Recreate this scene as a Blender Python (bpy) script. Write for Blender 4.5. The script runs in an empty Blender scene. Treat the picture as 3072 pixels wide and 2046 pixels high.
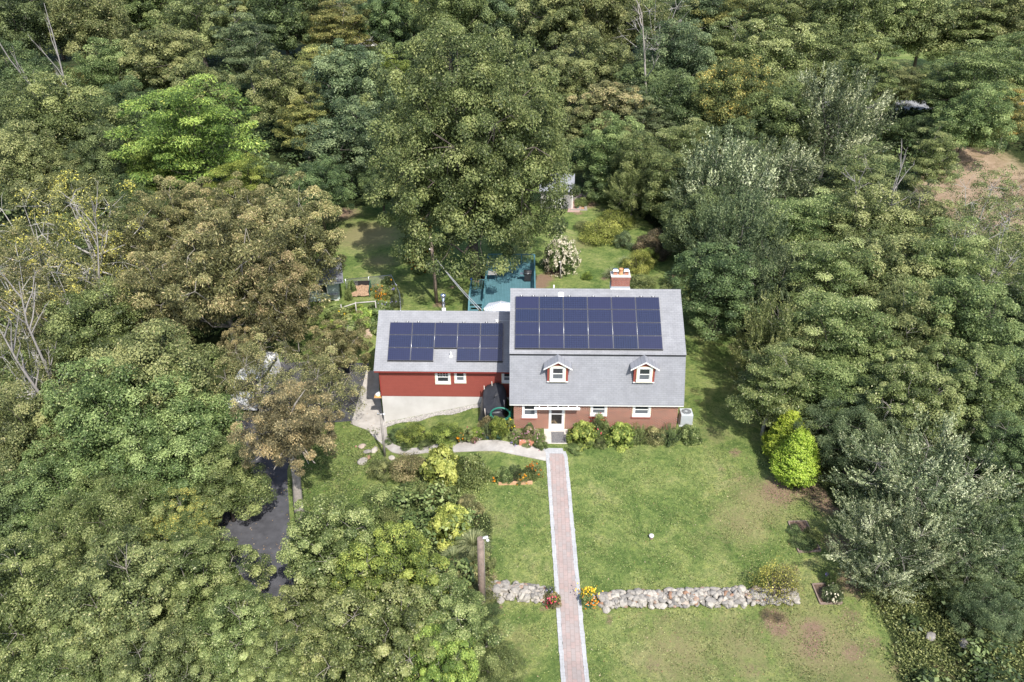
import bpy, math, random
import numpy as np
from math import radians, sin, cos, pi, tan, sqrt, floor
from mathutils import Vector
SC = bpy.context.scene
COL = SC.collection
# ------------------------------------------------------------------ camera
CAM = np.array([-2.3504, -50.3902, 33.2431]); FPX = 2392.5; PITCH = 0.525197; ROLL = -0.001549; YAW = -0.017973
FWD = np.array([sin(YAW)*cos(PITCH), cos(YAW)*cos(PITCH), -sin(PITCH)])
RT0 = np.array([cos(YAW), -sin(YAW), 0.0]); UP0 = np.cross(RT0, FWD)
RT = cos(ROLL)*RT0+sin(ROLL)*UP0; UPV = -sin(ROLL)*RT0+cos(ROLL)*UP0
cd = bpy.data.cameras.new('camera'); cam = bpy.data.objects.new('camera', cd); COL.objects.link(cam)
cd.sensor_width = 36; cd.lens = 36*FPX/3072; cd.clip_start = .5; cd.clip_end = 6000
from mathutils import Matrix
cam.matrix_world = Matrix(((RT[0], UPV[0], -FWD[0], CAM[0]), (RT[1], UPV[1], -FWD[1], CAM[1]), (RT[2], UPV[2], -FWD[2], CAM[2]), (0, 0, 0, 1)))
SC.camera = cam
# ------------------------------------------------------------------ sky and sun
SUN_EL, SUN_AZ = radians(51), radians(24)      # the sun stands in front and a little to the right
to_sun = Vector((sin(SUN_AZ)*cos(SUN_EL), -cos(SUN_AZ)*cos(SUN_EL), sin(SUN_EL)))
w = bpy.data.worlds.new('World'); SC.world = w; w.use_nodes = True
wn = w.node_tree.nodes; wl = w.node_tree.links
sky = wn.new('ShaderNodeTexSky'); sky.sky_type = 'NISHITA'; sky.sun_disc = False
sky.sun_elevation = SUN_EL; sky.sun_rotation = math.atan2(to_sun.x, to_sun.y); sky.air_density = 1.0; sky.dust_density = 1.5
wl.new(sky.outputs[0], wn['Background'].inputs[0]); wn['Background'].inputs[1].default_value = 0.15
sd = bpy.data.lights.new('sun', 'SUN'); sd.energy = 3.9; sd.angle = radians(.6); sd.color = (1, .965, .91)
so = bpy.data.objects.new('sun', sd); COL.objects.link(so); so.rotation_euler = (-to_sun).to_track_quat('-Z', 'Y').to_euler(); so.location = (0, 0, 60)
SC.view_settings.view_transform = 'Standard'; SC.view_settings.look = 'None'; SC.view_settings.gamma = 1
SC.view_settings.exposure = 0.56
SC.cycles.max_bounces = 6; SC.cycles.diffuse_bounces = 3; SC.cycles.transmission_bounces = 4; SC.cycles.transparent_max_bounces = 8
# ------------------------------------------------------------------ terrain
def sst(t):
    t = np.clip(t, 0, 1); return t*t*(3-2*t)
def T(x, y):
    x = np.asarray(x, float); y = np.asarray(y, float)
    L = np.clip((-4.1-x)/9.2, 0, 1); B = sst((y-2)/7)
    z = -L*(2.3*(1-B)+.7*B)
    z = z-.144*np.clip(np.log1p(np.exp(np.clip((-7.6-y)*2, -30, 30)))/2, 0, 4.6/.144)
    z = z-.04*np.clip(-22-x, 0, 60)*sst((30-y)/30)
    z = z+.06*np.clip(y-50, 0, 130)+.02*np.clip(y-180, 0, 400)
    return z
def ray(u, v):      # u, v in the 2354 x 1568 survey picture
    K = 3072/2354
    return FWD+RT*((u*K-1536)/FPX)-UPV*((v*K-1023)/FPX)
def at(u, v, h=0.0, mh=None):   # the point of the ground (raised by h) seen there
    d = ray(u, v); t = 20.0
    lo, hi = 5.0, 900.0
    f = lambda t: (CAM+d*t)[2]-float(T((CAM+d*t)[0], (CAM+d*t)[1]))-h
    t = lo
    while t < hi and f(t) > 0: t += 2.0
    a, b = t-2, t
    for _ in range(30):
        m = (a+b)/2
        if f(m) > 0: a = m
        else: b = m
    return CAM+d*b
def aty(u, v, y):
    d = ray(u, v); t = (y-CAM[1])/d[1]; return CAM+d*t
# ------------------------------------------------------------------ materials
MATS = {}
def _n(nt, typ, **kw):
    n = nt.nodes.new(typ)
    for k, v in kw.items():
        if k.startswith('i_'):
            key = k[2:]; key = int(key) if key.isdigit() else key.replace('_', ' ')
            n.inputs[key].default_value = v
        else: setattr(n, k, v)
    return n
def newmat(name):
    m = bpy.data.materials.new(name); m.use_nodes = True; nt = m.node_tree
    return m, nt, nt.nodes['Principled BSDF']
def c4(c): return (c[0], c[1], c[2], 1)
def ramp(nt, stops, fac):
    r = nt.nodes.new('ShaderNodeValToRGB'); e = r.color_ramp.elements
    while len(e) < len(stops): e.new(.5)
    for k, (p, c) in enumerate(stops): e[k].position = p; e[k].color = c4(c)
    nt.links.new(fac, r.inputs[0]); return r.outputs[0]
def mix(nt, a, b, fac, mode='MIX'):
    n = nt.nodes.new('ShaderNodeMix'); n.data_type = 'RGBA'; n.blend_type = mode
    for s, v in ((0, fac), (6, a), (7, b)):
        if isinstance(v, bpy.types.NodeSocket): nt.links.new(v, n.inputs[s])
        else: n.inputs[s].default_value = v if s == 0 else c4(v)
    return n.outputs[2]
def noise(nt, scale, detail=4, rough=.55, vec=None, dist=0):
    n = _n(nt, 'ShaderNodeTexNoise', i_Scale=scale, i_Detail=detail, i_Roughness=rough, i_Distortion=dist)
    if vec is not None: nt.links.new(vec, n.inputs['Vector'])
    return n.outputs['Fac']
def math_(nt, op, a, b=None):
    n = nt.nodes.new('ShaderNodeMath'); n.operation = op
    for s, v in ((0, a), (1, b)):
        if v is None: continue
        if isinstance(v, bpy.types.NodeSocket): nt.links.new(v, n.inputs[s])
        else: n.inputs[s].default_value = v
    return n.outputs[0]
def objco(nt): return _n(nt, 'ShaderNodeTexCoord').outputs['Object']
def bump(nt, b, h, strength=.4, dist=.02):
    n = _n(nt, 'ShaderNodeBump', i_Strength=strength, i_Distance=dist); nt.links.new(h, n.inputs['Height']); nt.links.new(n.outputs[0], b.inputs['Normal'])
def plain(name, col, rough=.6, col2=None, scale=4, metal=0, spec=.4, bmp=0, detail=5):
    if name in MATS: return MATS[name]
    m, nt, b = newmat(name); co = objco(nt)
    b.inputs['Roughness'].default_value = rough; b.inputs['Metallic'].default_value = metal; b.inputs['Specular IOR Level'].default_value = spec
    col2 = col2 or tuple(x*.8 for x in col)
    f = noise(nt, scale, detail, .6, co)
    c = ramp(nt, [(.3, col2), (.7, col)], f); nt.links.new(c, b.inputs['Base Color'])
    if bmp: bump(nt, b, noise(nt, scale*6, 4, .6, co), bmp)
    MATS[name] = m; return m
def wallvec(nt, kz=1.0, swap=False):
    s = _n(nt, 'ShaderNodeSeparateXYZ'); nt.links.new(objco(nt), s.inputs[0])
    u = math_(nt, 'ADD', s.outputs[0], s.outputs[1]) if not swap else s.outputs[0]
    v = math_(nt, 'MULTIPLY', s.outputs[2] if not swap else s.outputs[1], kz)
    c = nt.nodes.new('ShaderNodeCombineXYZ'); nt.links.new(u, c.inputs[0]); nt.links.new(v, c.inputs[1]); return c.outputs[0]
def brickmat(name, c1, c2, mortar, bw, rh, ms=.012, kz=1, swap=False, rough=.8, stain=None, freq=2, off=.5, bst=.4, squash=1, smooth=.1, vec=None):
    m, nt, b = newmat(name); v = vec(nt) if vec else wallvec(nt, kz, swap)
    t = _n(nt, 'ShaderNodeTexBrick', i_Scale=1.0, i_Mortar_Size=ms, i_Brick_Width=bw, i_Row_Height=rh, i_Bias=0.0, i_Mortar_Smooth=smooth, offset=off, offset_frequency=freq, squash=squash)
    nt.links.new(v, t.inputs['Vector'])
    t.inputs['Color1'].default_value = c4(c1); t.inputs['Color2'].default_value = c4(c2); t.inputs['Mortar'].default_value = c4(mortar)
    n = noise(nt, 1.3, 6, .65, objco(nt)); n2 = noise(nt, 14, 3, .6, objco(nt))
    c = mix(nt, t.outputs['Color'], ramp(nt, [(.25, (.86, .86, .86)), (.75, (1.08, 1.08, 1.08))], n2), .45, 'MULTIPLY')
    c = mix(nt, c, ramp(nt, [(.3, (.86, .86, .86)), (.65, (1.06, 1.06, 1.06))], n), 1.0, 'MULTIPLY')
    if stain:
        mp = _n(nt, 'ShaderNodeMapping'); mp.inputs['Scale'].default_value = (.9, .1, .12); nt.links.new(objco(nt), mp.inputs[0])
        sn = noise(nt, 1.6, 5, .6, mp.outputs[0]); c = mix(nt, c, stain, math_(nt, 'MULTIPLY', ramp(nt, [(.5, (0, 0, 0)), (.72, (1, 1, 1))], sn), .45))
    nt.links.new(c, b.inputs['Base Color']); b.inputs['Roughness'].default_value = rough; b.inputs['Specular IOR Level'].default_value = .25
    bump(nt, b, math_(nt, 'SUBTRACT', 1.0, t.outputs['Fac']), bst, .01)
    MATS[name] = m; return m
LEAFK = 2.18
def leafmat(name, dark, mid, light, acc=None, afrac=.04, trans=.28, rough=.5):
    m, nt, b = newmat(name); a = _n(nt, 'ShaderNodeAttribute', attribute_name='tint')
    k = 1.0 if name.startswith('bloom') else LEAFK; dark, mid, light, acc = [(c[0]*k*1.02, c[1]*k, c[2]*k*.97) if c else c for c in (dark, mid, light, acc)]
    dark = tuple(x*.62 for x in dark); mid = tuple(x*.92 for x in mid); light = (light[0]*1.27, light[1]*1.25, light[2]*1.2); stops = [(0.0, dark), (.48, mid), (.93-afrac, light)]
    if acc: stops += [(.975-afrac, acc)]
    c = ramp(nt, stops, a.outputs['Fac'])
    oi = _n(nt, 'ShaderNodeObjectInfo')
    g = _n(nt, 'ShaderNodeNewGeometry')
    n = noise(nt, .22, 3, .5, g.outputs['Position'])
    val = math_(nt, 'ADD', math_(nt, 'MULTIPLY', oi.outputs['Random'], .24), math_(nt, 'ADD', .58, math_(nt, 'MULTIPLY', n, .62)))
    h = _n(nt, 'ShaderNodeHueSaturation'); nt.links.new(c, h.inputs['Color']); nt.links.new(val, h.inputs['Value'])
    nt.links.new(math_(nt, 'ADD', .485, math_(nt, 'MULTIPLY', oi.outputs['Random'], .03)), h.inputs['Hue'])
    nt.links.new(h.outputs[0], b.inputs['Base Color']); b.inputs['Roughness'].default_value = rough; b.inputs['Specular IOR Level'].default_value = .35
    tr = _n(nt, 'ShaderNodeBsdfTranslucent'); nt.links.new(h.outputs[0], tr.inputs[0])
    mx = _n(nt, 'ShaderNodeMixShader', i_0=trans); nt.links.new(b.outputs[0], mx.inputs[1]); nt.links.new(tr.outputs[0], mx.inputs[2])
    nt.links.new(mx.outputs[0], nt.nodes['Material Output'].inputs[0]); MATS[name] = m; return m
# ------------------------------------------------------------------ mesh helpers
def mesh_np(name, co, fv, k, attr=None, mats=(), midx=None, smooth=False):
    me = bpy.data.meshes.new(name); nf = len(fv)//k
    me.vertices.add(len(co)); me.vertices.foreach_set('co', np.ascontiguousarray(co, dtype=np.float32).ravel())
    me.loops.add(len(fv)); me.loops.foreach_set('vertex_index', np.ascontiguousarray(fv, dtype=np.int32))
    me.polygons.add(nf); me.polygons.foreach_set('loop_start', np.arange(0, nf*k, k, dtype=np.int32)); me.polygons.foreach_set('loop_total', np.full(nf, k, dtype=np.int32))
    if midx is not None: me.polygons.foreach_set('material_index', np.ascontiguousarray(midx, dtype=np.int32))
    if smooth: me.polygons.foreach_set('use_smooth', np.ones(nf, dtype=bool))
    me.update(calc_edges=True)
    if attr:
        for an, (dom, arr) in attr.items():
            a = me.attributes.new(an, 'FLOAT', dom); a.data.foreach_set('value', np.ascontiguousarray(arr, dtype=np.float32))
    for m in mats: me.materials.append(m)
    return me
def link(name, data, parent=None, loc=None):
    o = bpy.data.objects.new(name, data); COL.objects.link(o)
    if parent is not None: o.parent = parent
    if loc is not None: o.location = loc
    return o
def thing(name, label, cat, loc=(0, 0, 0), rz=0, group=None, sc=1):
    o = link(name, None); o.empty_display_size = .3; o.location = loc; o.rotation_euler = (0, 0, rz); o.scale = (sc, sc, sc) if not hasattr(sc, '__len__') else sc
    o['label'] = label; o['category'] = cat
    if group: o['group'] = group
    return o
def tag(o, label, cat, group=None):
    o['label'] = label; o['category'] = cat
    if group: o['group'] = group
    return o
def copy_tree(src, parent=None):
    c = src.copy(); COL.objects.link(c)
    if parent is not None: c.parent = parent
    for ch in list(src.children): copy_tree(ch, c)
    return c
class MB:
    def __init__(s): s.v = []; s.f = []; s.mi = []; s.t = []; s.sm = []
    def add(s, vs, fs, mi=0, t=.5, sm=False):
        n = len(s.v); s.v += [tuple(map(float, p)) for p in vs]
        for f in fs: s.f.append([i+n for i in f]); s.mi.append(mi); s.t.append(t); s.sm.append(sm)
        return s
    def box(s, x0, x1, y0, y1, z0, z1, mi=0, rot=0, o=(0, 0, 0)):
        vs = [(x, y, z) for z in (z0, z1) for y in (y0, y1) for x in (x0, x1)]
        if rot: c_, s_ = cos(rot), sin(rot); vs = [(c_*x-s_*y, s_*x+c_*y, z) for x, y, z in vs]
        vs = [(x+o[0], y+o[1], z+o[2]) for x, y, z in vs]
        return s.add(vs, [(0, 2, 3, 1), (4, 5, 7, 6), (0, 1, 5, 4), (2, 6, 7, 3), (0, 4, 6, 2), (1, 3, 7, 5)], mi)
    def hexa(s, p, mi=0):   # 8 points: bottom ring 0-3, top ring 4-7
        return s.add(p, [(3, 2, 1, 0), (4, 5, 6, 7), (0, 1, 5, 4), (1, 2, 6, 5), (2, 3, 7, 6), (3, 0, 4, 7)], mi)
    def tube(s, pts, rad, n=8, mi=0, cap=True, t=.5):
        pts = [np.array(p, float) for p in pts]; rr = rad if hasattr(rad, '__len__') else [rad]*len(pts)
        vs = []; u = None
        for i, p in enumerate(pts):
            d = pts[min(i+1, len(pts)-1)]-pts[max(i-1, 0)]; d = d/(np.linalg.norm(d)+1e-9)
            if u is None: u = np.cross(d, (0, 0, 1.) if abs(d[2]) < .9 else (1., 0, 0))
            u = u-d*(u@d); u = u/(np.linalg.norm(u)+1e-9); w_ = np.cross(d, u)
            for k in range(n): a = 2*pi*k/n; vs.append(p+rr[i]*(cos(a)*u+sin(a)*w_))
        fs = [(i*n+k, i*n+(k+1) % n, (i+1)*n+(k+1) % n, (i+1)*n+k) for i in range(len(pts)-1) for k in range(n)]
        s.add(vs, fs, mi, t, True)
        if cap: m = len(s.v)-len(vs); s.f += [[m+k for k in range(n)][::-1], [m+len(vs)-n+k for k in range(n)]]; s.mi += [mi]*2; s.t += [t]*2; s.sm += [False]*2
        return s
    def lathe(s, prof, n=16, mi=0, o=(0, 0, 0), sm=True):
        vs = [(o[0]+r*cos(2*pi*k/n), o[1]+r*sin(2*pi*k/n), o[2]+z) for r, z in prof for k in range(n)]
        fs = [(i*n+k, i*n+(k+1) % n, (i+1)*n+(k+1) % n, (i+1)*n+k) for i in range(len(prof)-1) for k in range(n)]
        return s.add(vs, fs, mi, .5, sm)
    def disc(s, o, r, n=16, mi=0):
        return s.add([(o[0]+r*cos(2*pi*k/n), o[1]+r*sin(2*pi*k/n), o[2]) for k in range(n)], [tuple(range(n))], mi)
    def build(s, name, mats, parent=None, loc=None, bevel=0):
        me = bpy.data.meshes.new(name); me.from_pydata(s.v, [], s.f)
        me.polygons.foreach_set('material_index', s.mi); me.polygons.foreach_set('use_smooth', s.sm)
        a = me.attributes.new('tint', 'FLOAT', 'FACE'); a.data.foreach_set('value', s.t)
        for m in (mats if isinstance(mats, (list, tuple)) else [mats]): me.materials.append(m)
        me.update(); o = link(name, me, parent, loc)
        if bevel:
            b = o.modifiers.new('bevel', 'BEVEL'); b.width = bevel; b.segments = 2; b.limit_method = 'ANGLE'
        return o
# ------------------------------------------------------------------ foliage
def unit(a): return a/(np.linalg.norm(a, axis=-1, keepdims=True)+1e-9)
def leaves(rng, c, n, L, W, tint, along=None, fold=.25):
    """c centres, n normals, L lengths, W widths -> quads"""
    N = len(c); n = unit(n)
    r = rng.normal(size=(N, 3)) if along is None else along+rng.normal(size=(N, 3))*.35
    t = unit(r-n*(r*n).sum(1, keepdims=True)); b = np.cross(n, t)
    L = L[:, None]; W = W[:, None]
    v = np.empty((N, 4, 3)); v[:, 0] = c-t*L/2; v[:, 2] = c+t*L/2-n*L*.12
    v[:, 1] = c+b*W/2-n*W*fold+t*L*.05; v[:, 3] = c-b*W/2-n*W*fold+t*L*.05
    return v.reshape(-1, 3), tint
def clump_leaves(rng, C, D, rc, nl, L, asp, style='dome', tv=.19, drop=0.0):
    """C clump centres, D outward directions, rc radii"""
    N = len(C); idx = np.repeat(np.arange(N), nl); M = len(idx)
    d = unit(rng.normal(size=(M, 3))+D[idx]*.7+np.array([0, 0, .45])); R = rc[idx][:, None]
    u = rng.random((M, 1))**.3; ctint = np.clip(rng.normal(.46, .21, N), .02, .88)
    if style == 'dome':
        p = C[idx]+d*u*R*np.array([1, 1, .72]); nrm = d*.75+np.array([0, 0, .6])+rng.normal(size=(M, 3))*.42; al = None
    elif style == 'shoot':     # upright shoots
        ax = unit(D[idx]*.8+np.array([0, 0, 1.0])+rng.normal(size=(N, 3))[idx]*.18); s_ = rng.random((M, 1))
        sub = (rng.integers(0, 7, M)); off = unit(np.random.RandomState(5).normal(size=(N*7, 3)))[idx*7+sub]*R*.55*np.array([1, 1, .5])
        p = C[idx]+off+ax*(s_-.4)*R*1.9+rng.normal(size=(M, 3))*R*.13*(1.15-s_); nrm = rng.normal(size=(M, 3))+np.array([0, 0, .5]); al = ax*1.2
    elif style == 'flat':     # layered feathery plates
        p = C[idx]+d*u*R*np.array([1.15, 1.15, .38]); nrm = np.array([0, 0, 1.0])+rng.normal(size=(M, 3))*.45+d*.3; al = d+np.array([0, 0, -.25])
    elif style == 'loose':    # drooping loose tufts
        p = C[idx]+d*u*R*np.array([1, 1, .8]); nrm = rng.normal(size=(M, 3))*.8+np.array([0, 0, .7]); al = np.array([0, 0, -.6])+d
    tint = np.clip(ctint[idx]+rng.normal(0, tv, M)+.18*(d[:, 2]*0), 0, .9)
    sp = rng.random(M) > .96; tint[sp] = rng.uniform(.85, 1, sp.sum())
    Ls = L*(.5+.95*rng.random(M)**1.5); return leaves(rng, p, nrm, Ls, Ls*asp*rng.uniform(.8, 1.2, M), tint, al)
def crown(name, seed, R, H, zc, lobes=11, per=14, rc=1.35, nl=230, L=.34, asp=.6, style='dome', rough=.22, low=-.55, inner=.12, wob=1.0, keep=1.0, conic=0.0, cull=.62):
    """lobed crown round (0,0,zc): returns mesh and limb targets"""
    rng = np.random.default_rng(seed); g = (1+5**.5)/2
    k = np.arange(lobes)+.5; zz = 1-2*k/lobes; zz = zz*(1-.0); zz = np.clip(zz, low, 1); ph = 2*pi*k/g+rng.normal(0, .3, lobes)
    rr = np.sqrt(1-zz**2); dirs = np.stack([rr*np.cos(ph), rr*np.sin(ph), zz], 1)
    lr = rng.uniform(.36, .56, lobes); ld = rng.uniform(.5, .78, lobes)*wob
    lc = dirs*ld[:, None]*(1+rng.normal(0, rough*.4, (lobes, 1)))
    lc[:, :2] *= (1-conic*np.clip(lc[:, 2:3], -1, 1)*.5)
    lc = np.vstack([lc, [[0, 0, .15]]]); lr = np.append(lr, .62); NL = lobes+1
    C = []; D = []
    for i in range(NL):
        m = int(per*(lr[i]/.46)**2); d = unit(rng.normal(size=(m*3, 3))+np.array([0, 0, .2]))
        # spread the clumps over the lobe
        sel = [0]
        while len(sel) < min(m, len(d)):
            q = (d @ d[sel].T).max(1); q[sel] = 9; sel.append(int(q.argmin()))
        d = d[sel]; p = lc[i]+d*lr[i]*rng.uniform(.75, 1.12, (len(d), 1))
        ok = np.ones(len(d), bool)
        for j in range(NL):
            if j != i: ok &= np.linalg.norm(p-lc[j], axis=1) > lr[j]*cull
        ok &= p[:, 2] > low-.15
        ok &= rng.random(len(d)) < keep
        C.append(p[ok]); D.append(unit(d[ok]+p[ok]*.6))
    C = np.vstack(C); D = np.vstack(D); S = np.array([R, R, H]); C = C*S
    C[:, 2] += zc; rcs = rc*rng.uniform(.7, 1.3, len(C))
    co, ti = clump_leaves(rng, C, D, rcs, nl, L, asp, style)
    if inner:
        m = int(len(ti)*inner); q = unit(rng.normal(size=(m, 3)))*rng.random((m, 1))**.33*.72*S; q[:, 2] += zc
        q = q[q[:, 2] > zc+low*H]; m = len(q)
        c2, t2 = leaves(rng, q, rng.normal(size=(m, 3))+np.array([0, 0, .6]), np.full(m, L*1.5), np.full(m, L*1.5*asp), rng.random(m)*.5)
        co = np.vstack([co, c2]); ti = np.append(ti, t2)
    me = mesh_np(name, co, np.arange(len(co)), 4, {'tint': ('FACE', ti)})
    lcw = lc*S; lcw[:, 2] += zc
    return me, lcw, C
def trunk_mesh(seed, r0, zc, lc, C, ntw=40, lean=(0, 0), multi=1, fork=.45):
    rng = np.random.default_rng(seed+77); b = MB(); top = np.array([lean[0], lean[1], zc])
    zf = zc*fork; segs = 5; pts = []
    for i in range(segs+1):
        s = i/segs; pts.append(np.array([lean[0]*s, lean[1]*s, s*zc*1.05])+(rng.normal(0, r0*.5, 3)*[1, 1, 0] if 0 < i else 0))
    pts[0][2] = -.6
    b.tube(pts, [r0*1.35, r0*1.0, r0*.85, r0*.68, r0*.5, r0*.3], 9)
    for i, c in enumerate(lc):
        s = rng.uniform(fork, .85); st = pts[0]*(1-s)+pts[-1]*s; st[2] = s*zc*1.0
        if c[2] < st[2]: st = pts[0]*(.62)+pts[-1]*.38
        mid = st*.45+c*.55+rng.normal(0, .25, 3); mid[2] -= .12*np.linalg.norm(c-st)
        b.tube([st, st*.72+mid*.28, mid, c], [r0*.42, r0*.34, r0*.22, r0*.1], 6, cap=False)
    if ntw:
        for j in rng.choice(len(C), min(ntw, len(C)), replace=False):
            c = C[j]; i = int(np.argmin(np.linalg.norm(lc-c, axis=1))); m = (lc[i]+c)/2+rng.normal(0, .2, 3)
            c = c*.88+lc[i]*.12-np.array([0, 0, .25]); b.tube([lc[i], m, c], [r0*.09, r0*.06, r0*.02], 4, cap=False)
    me = bpy.data.meshes.new('trunk'); me.from_pydata(b.v, [], b.f); me.polygons.foreach_set('use_smooth', [True]*len(b.f)); me.update()
    return me
def D_of(p): return float((np.array(p)-CAM) @ FWD)
# ================================================================== THE SETTING
def struct(o): o['kind'] = 'structure'; return o
def inpoly(x, y, P):
    r = np.zeros(np.shape(x), bool); n = len(P); j = n-1
    for i in range(n):
        xi, yi = P[i]; xj, yj = P[j]
        c = ((yi > y) != (yj > y)) & (x < (xj-xi)*(y-yi)/((yj-yi) or 1e-9)+xi); r ^= c; j = i
    return r
CLEAR = [at(u, v)[:2] for u, v in ((1125, 1566), (1120, 1400), (1128, 1180), (1000, 1130), (870, 1120), (850, 1210), (760, 1300), (640, 1420), (510, 1380), (490, 1200), (560, 1000), (520, 790), (640, 740), (690, 680), (690, 520), (700, 486), (860, 470), (1000, 440), (1200, 430), (1300, 420), (1400, 440), (1500, 520), (1600, 620), (1680, 760), (1735, 900), (1760, 1010), (1880, 1110), (1950, 1200), (1965, 1300), (2030, 1430), (2110, 1566))]
CLEAR[0] = (CLEAR[0][0], -34); CLEAR[-1] = (CLEAR[-1][0]-1.5, -34)
FIELD = [(50, 78), (110, 78), (150, 150), (60, 150)]
BROWN = [at(u, v)[:2] for u, v in ((2080, 470), (2120, 380), (2200, 335), (2354, 330), (2420, 420), (2420, 560), (2200, 560))]
def axis(segs):
    o = []
    for a, b, st in segs: o += list(np.arange(a, b, st))
    return np.array(o+[segs[-1][1]])
ax_ = axis([(-1500, -300, 120), (-300, -60, 8), (-60, -26, 1.2), (-26, 24, .4), (24, 60, 1.2), (60, 300, 8), (300, 1500, 120)])
ay_ = axis([(-600, -60, 60), (-60, -30, 3), (-30, 42, .4), (42, 130, 2), (130, 300, 10), (300, 2500, 200)])
X, Y = np.meshgrid(ax_, ay_); Zt = T(X, Y)
nx, ny = len(ax_), len(ay_)
ii = (np.arange(ny-1)[:, None]*nx+np.arange(nx-1)[None, :]).ravel()
fv = np.stack([ii, ii+1, ii+nx+1, ii+nx], 1).ravel()
xs, ys = X.ravel(), Y.ravel()
# distance-softened clearing mask
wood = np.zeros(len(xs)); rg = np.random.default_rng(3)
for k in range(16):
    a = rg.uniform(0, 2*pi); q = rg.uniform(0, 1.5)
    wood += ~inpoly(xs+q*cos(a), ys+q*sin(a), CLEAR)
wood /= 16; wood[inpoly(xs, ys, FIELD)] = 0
dirt = np.zeros(len(xs)); dry = np.zeros(len(xs))
for (u, v, r, s) in ((1790, 1130, 1.3, .9), (1850, 1120, 1.2, .9), (1690, 1040, .5, .8), (1700, 1100, .7, .55), (1660, 1075, .5, .6), (1905, 1150, 1.5, .9), (1930, 1250, 1.2, .8), (1960, 1340, 1.2, .8), (1780, 1425, .8, 1.0), (1790, 1440, .7, 1.0), (1870, 1450, .8, .9), (1865, 1490, .9, .75), (1500, 1530, .7, .55), (1560, 1460, .9, .4), (1730, 1540, .8, .5), (1960, 1500, .8, .7), (2080, 1540, .7, .8), (1600, 920, .35, .6), (1590, 850, .4, .5), (1040, 660, .5, .8), (1010, 700, .7, .8), (1250, 640, 1.1, 1), (1240, 655, 1, 1), (1275, 625, 1, .9), (1320, 660, .5, .4), (1110, 640, 1.2, .9), (1420, 460, 1.5, .9), (1350, 470, 1.6, .8), (1330, 490, .8, .7), (780, 490, 3, .8), (720, 495, 2.5, .8), (1150, 1490, .5, .5), (1140, 1400, .4, .9), (1400, 1425, .4, .7), (1250, 1400, .5, .6), (1530, 1412, .5, .5), (960, 1110, .8, .5), (1130, 1330, .5, .7), (1090, 1140, .5, .5), (1450, 640, .8, .6), (1560, 640, 1.5, .7), (1640, 760, 1.2, .7), (1700, 800, 1.2, .7), (1390, 640, .5, .8), (1820, 1060, .5, .6), (1955, 1420, 1, .6), (2010, 1480, .8, .6), (870, 760, .3, 1), (1060, 1150, .6, .6)):
    p = at(u, v); d2 = ((xs-p[0])**2+(ys-p[1])**2)/(r*r); dirt = np.maximum(dirt, s*np.exp(-d2*.8))
for (u, v, r, s) in ((1750, 1150, 2, .8), (1700, 1200, 2, .7), (1640, 1240, 2, .4), (1560, 1500, 2.5, .7), (1700, 1480, 2, .7), (1640, 1000, 1.5, .5), (1880, 1480, 2.5, .9), (840, 540, 4, .9), (870, 600, 2, .7), (1330, 560, 2, .6), (1180, 1480, 1.5, .5), (1150, 1200, 1.2, .5), (2000, 1560, 2, .7), (930, 640, 1.5, .4), (1480, 1430, 2, .4), (1300, 600, 2, .5), (1040, 1000, 1.5, .3)):
    p = at(u, v); d2 = ((xs-p[0])**2+(ys-p[1])**2)/(r*r); dry = np.maximum(dry, s*np.exp(-d2*.7))
brown = inpoly(xs, ys, BROWN).astype(float)
dry = np.maximum(dry, brown); wood = wood*(1-brown)
me = mesh_np('ground', np.stack([xs, ys, Zt.ravel()], 1), fv, 4, {'wood': ('POINT', wood), 'dirt': ('POINT', dirt), 'dry': ('POINT', dry), 'brown': ('POINT', brown)}, smooth=True)
m, nt, b = newmat('ground'); co = objco(nt)
A_ = lambda n: _n(nt, 'ShaderNodeAttribute', attribute_name=n).outputs['Fac']
g1 = ramp(nt, [(.31, (.085, .138, .040)), (.43, (.142, .20, .060)), (.55, (.22, .265, .09)), (.68, (.31, .31, .14))], noise(nt, .38, 8, .7, co, .8))
g2 = ramp(nt, [(.36, (.52, .62, .55)), (.5, (1, 1, 1)), (.64, (1.38, 1.28, 1.15))], noise(nt, 3.2, 7, .76, co, .5))
g = mix(nt, g1, g2, .9, 'MULTIPLY')
g3 = ramp(nt, [(.34, (.5, .55, .5)), (.66, (1.42, 1.38, 1.3))], noise(nt, 13, 6, .85, co)); g = mix(nt, g, g3, .85, 'MULTIPLY')
dn = noise(nt, 2.1, 8, .78, co, .9)
dm = ramp(nt, [(.40, (0, 0, 0)), (.60, (1, 1, 1))], math_(nt, 'ADD', math_(nt, 'MULTIPLY', A_('dry'), .42), math_(nt, 'MULTIPLY', dn, .56)))
g = mix(nt, g, mix(nt, (.30, .27, .13), (.22, .2, .09), dn), dm)
soil = mix(nt, (.36, .25, .17), (.17, .115, .075), noise(nt, 3.3, 6, .7, co))
dd = ramp(nt, [(.50, (0, 0, 0)), (.66, (1, 1, 1))], math_(nt, 'ADD', math_(nt, 'MULTIPLY', A_('dirt'), .5), math_(nt, 'MULTIPLY', noise(nt, 4.2, 8, .78, co, 1.0), .62)))
g = mix(nt, g, soil, dd)
g = mix(nt, g, ramp(nt, [(.35, (.15, .14, .06)), (.46, (.33, .235, .155)), (.7, (.48, .36, .25))], noise(nt, .5, 8, .75, co, .8)), A_('brown'))
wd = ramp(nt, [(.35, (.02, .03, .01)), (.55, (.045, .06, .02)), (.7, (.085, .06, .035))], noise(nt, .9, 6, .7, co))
wm = ramp(nt, [(.45, (0, 0, 0)), (.6, (1, 1, 1))], math_(nt, 'ADD', math_(nt, 'MULTIPLY', A_('wood'), .75), math_(nt, 'MULTIPLY', noise(nt, 1.4, 5, .7, co), .35)))
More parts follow.
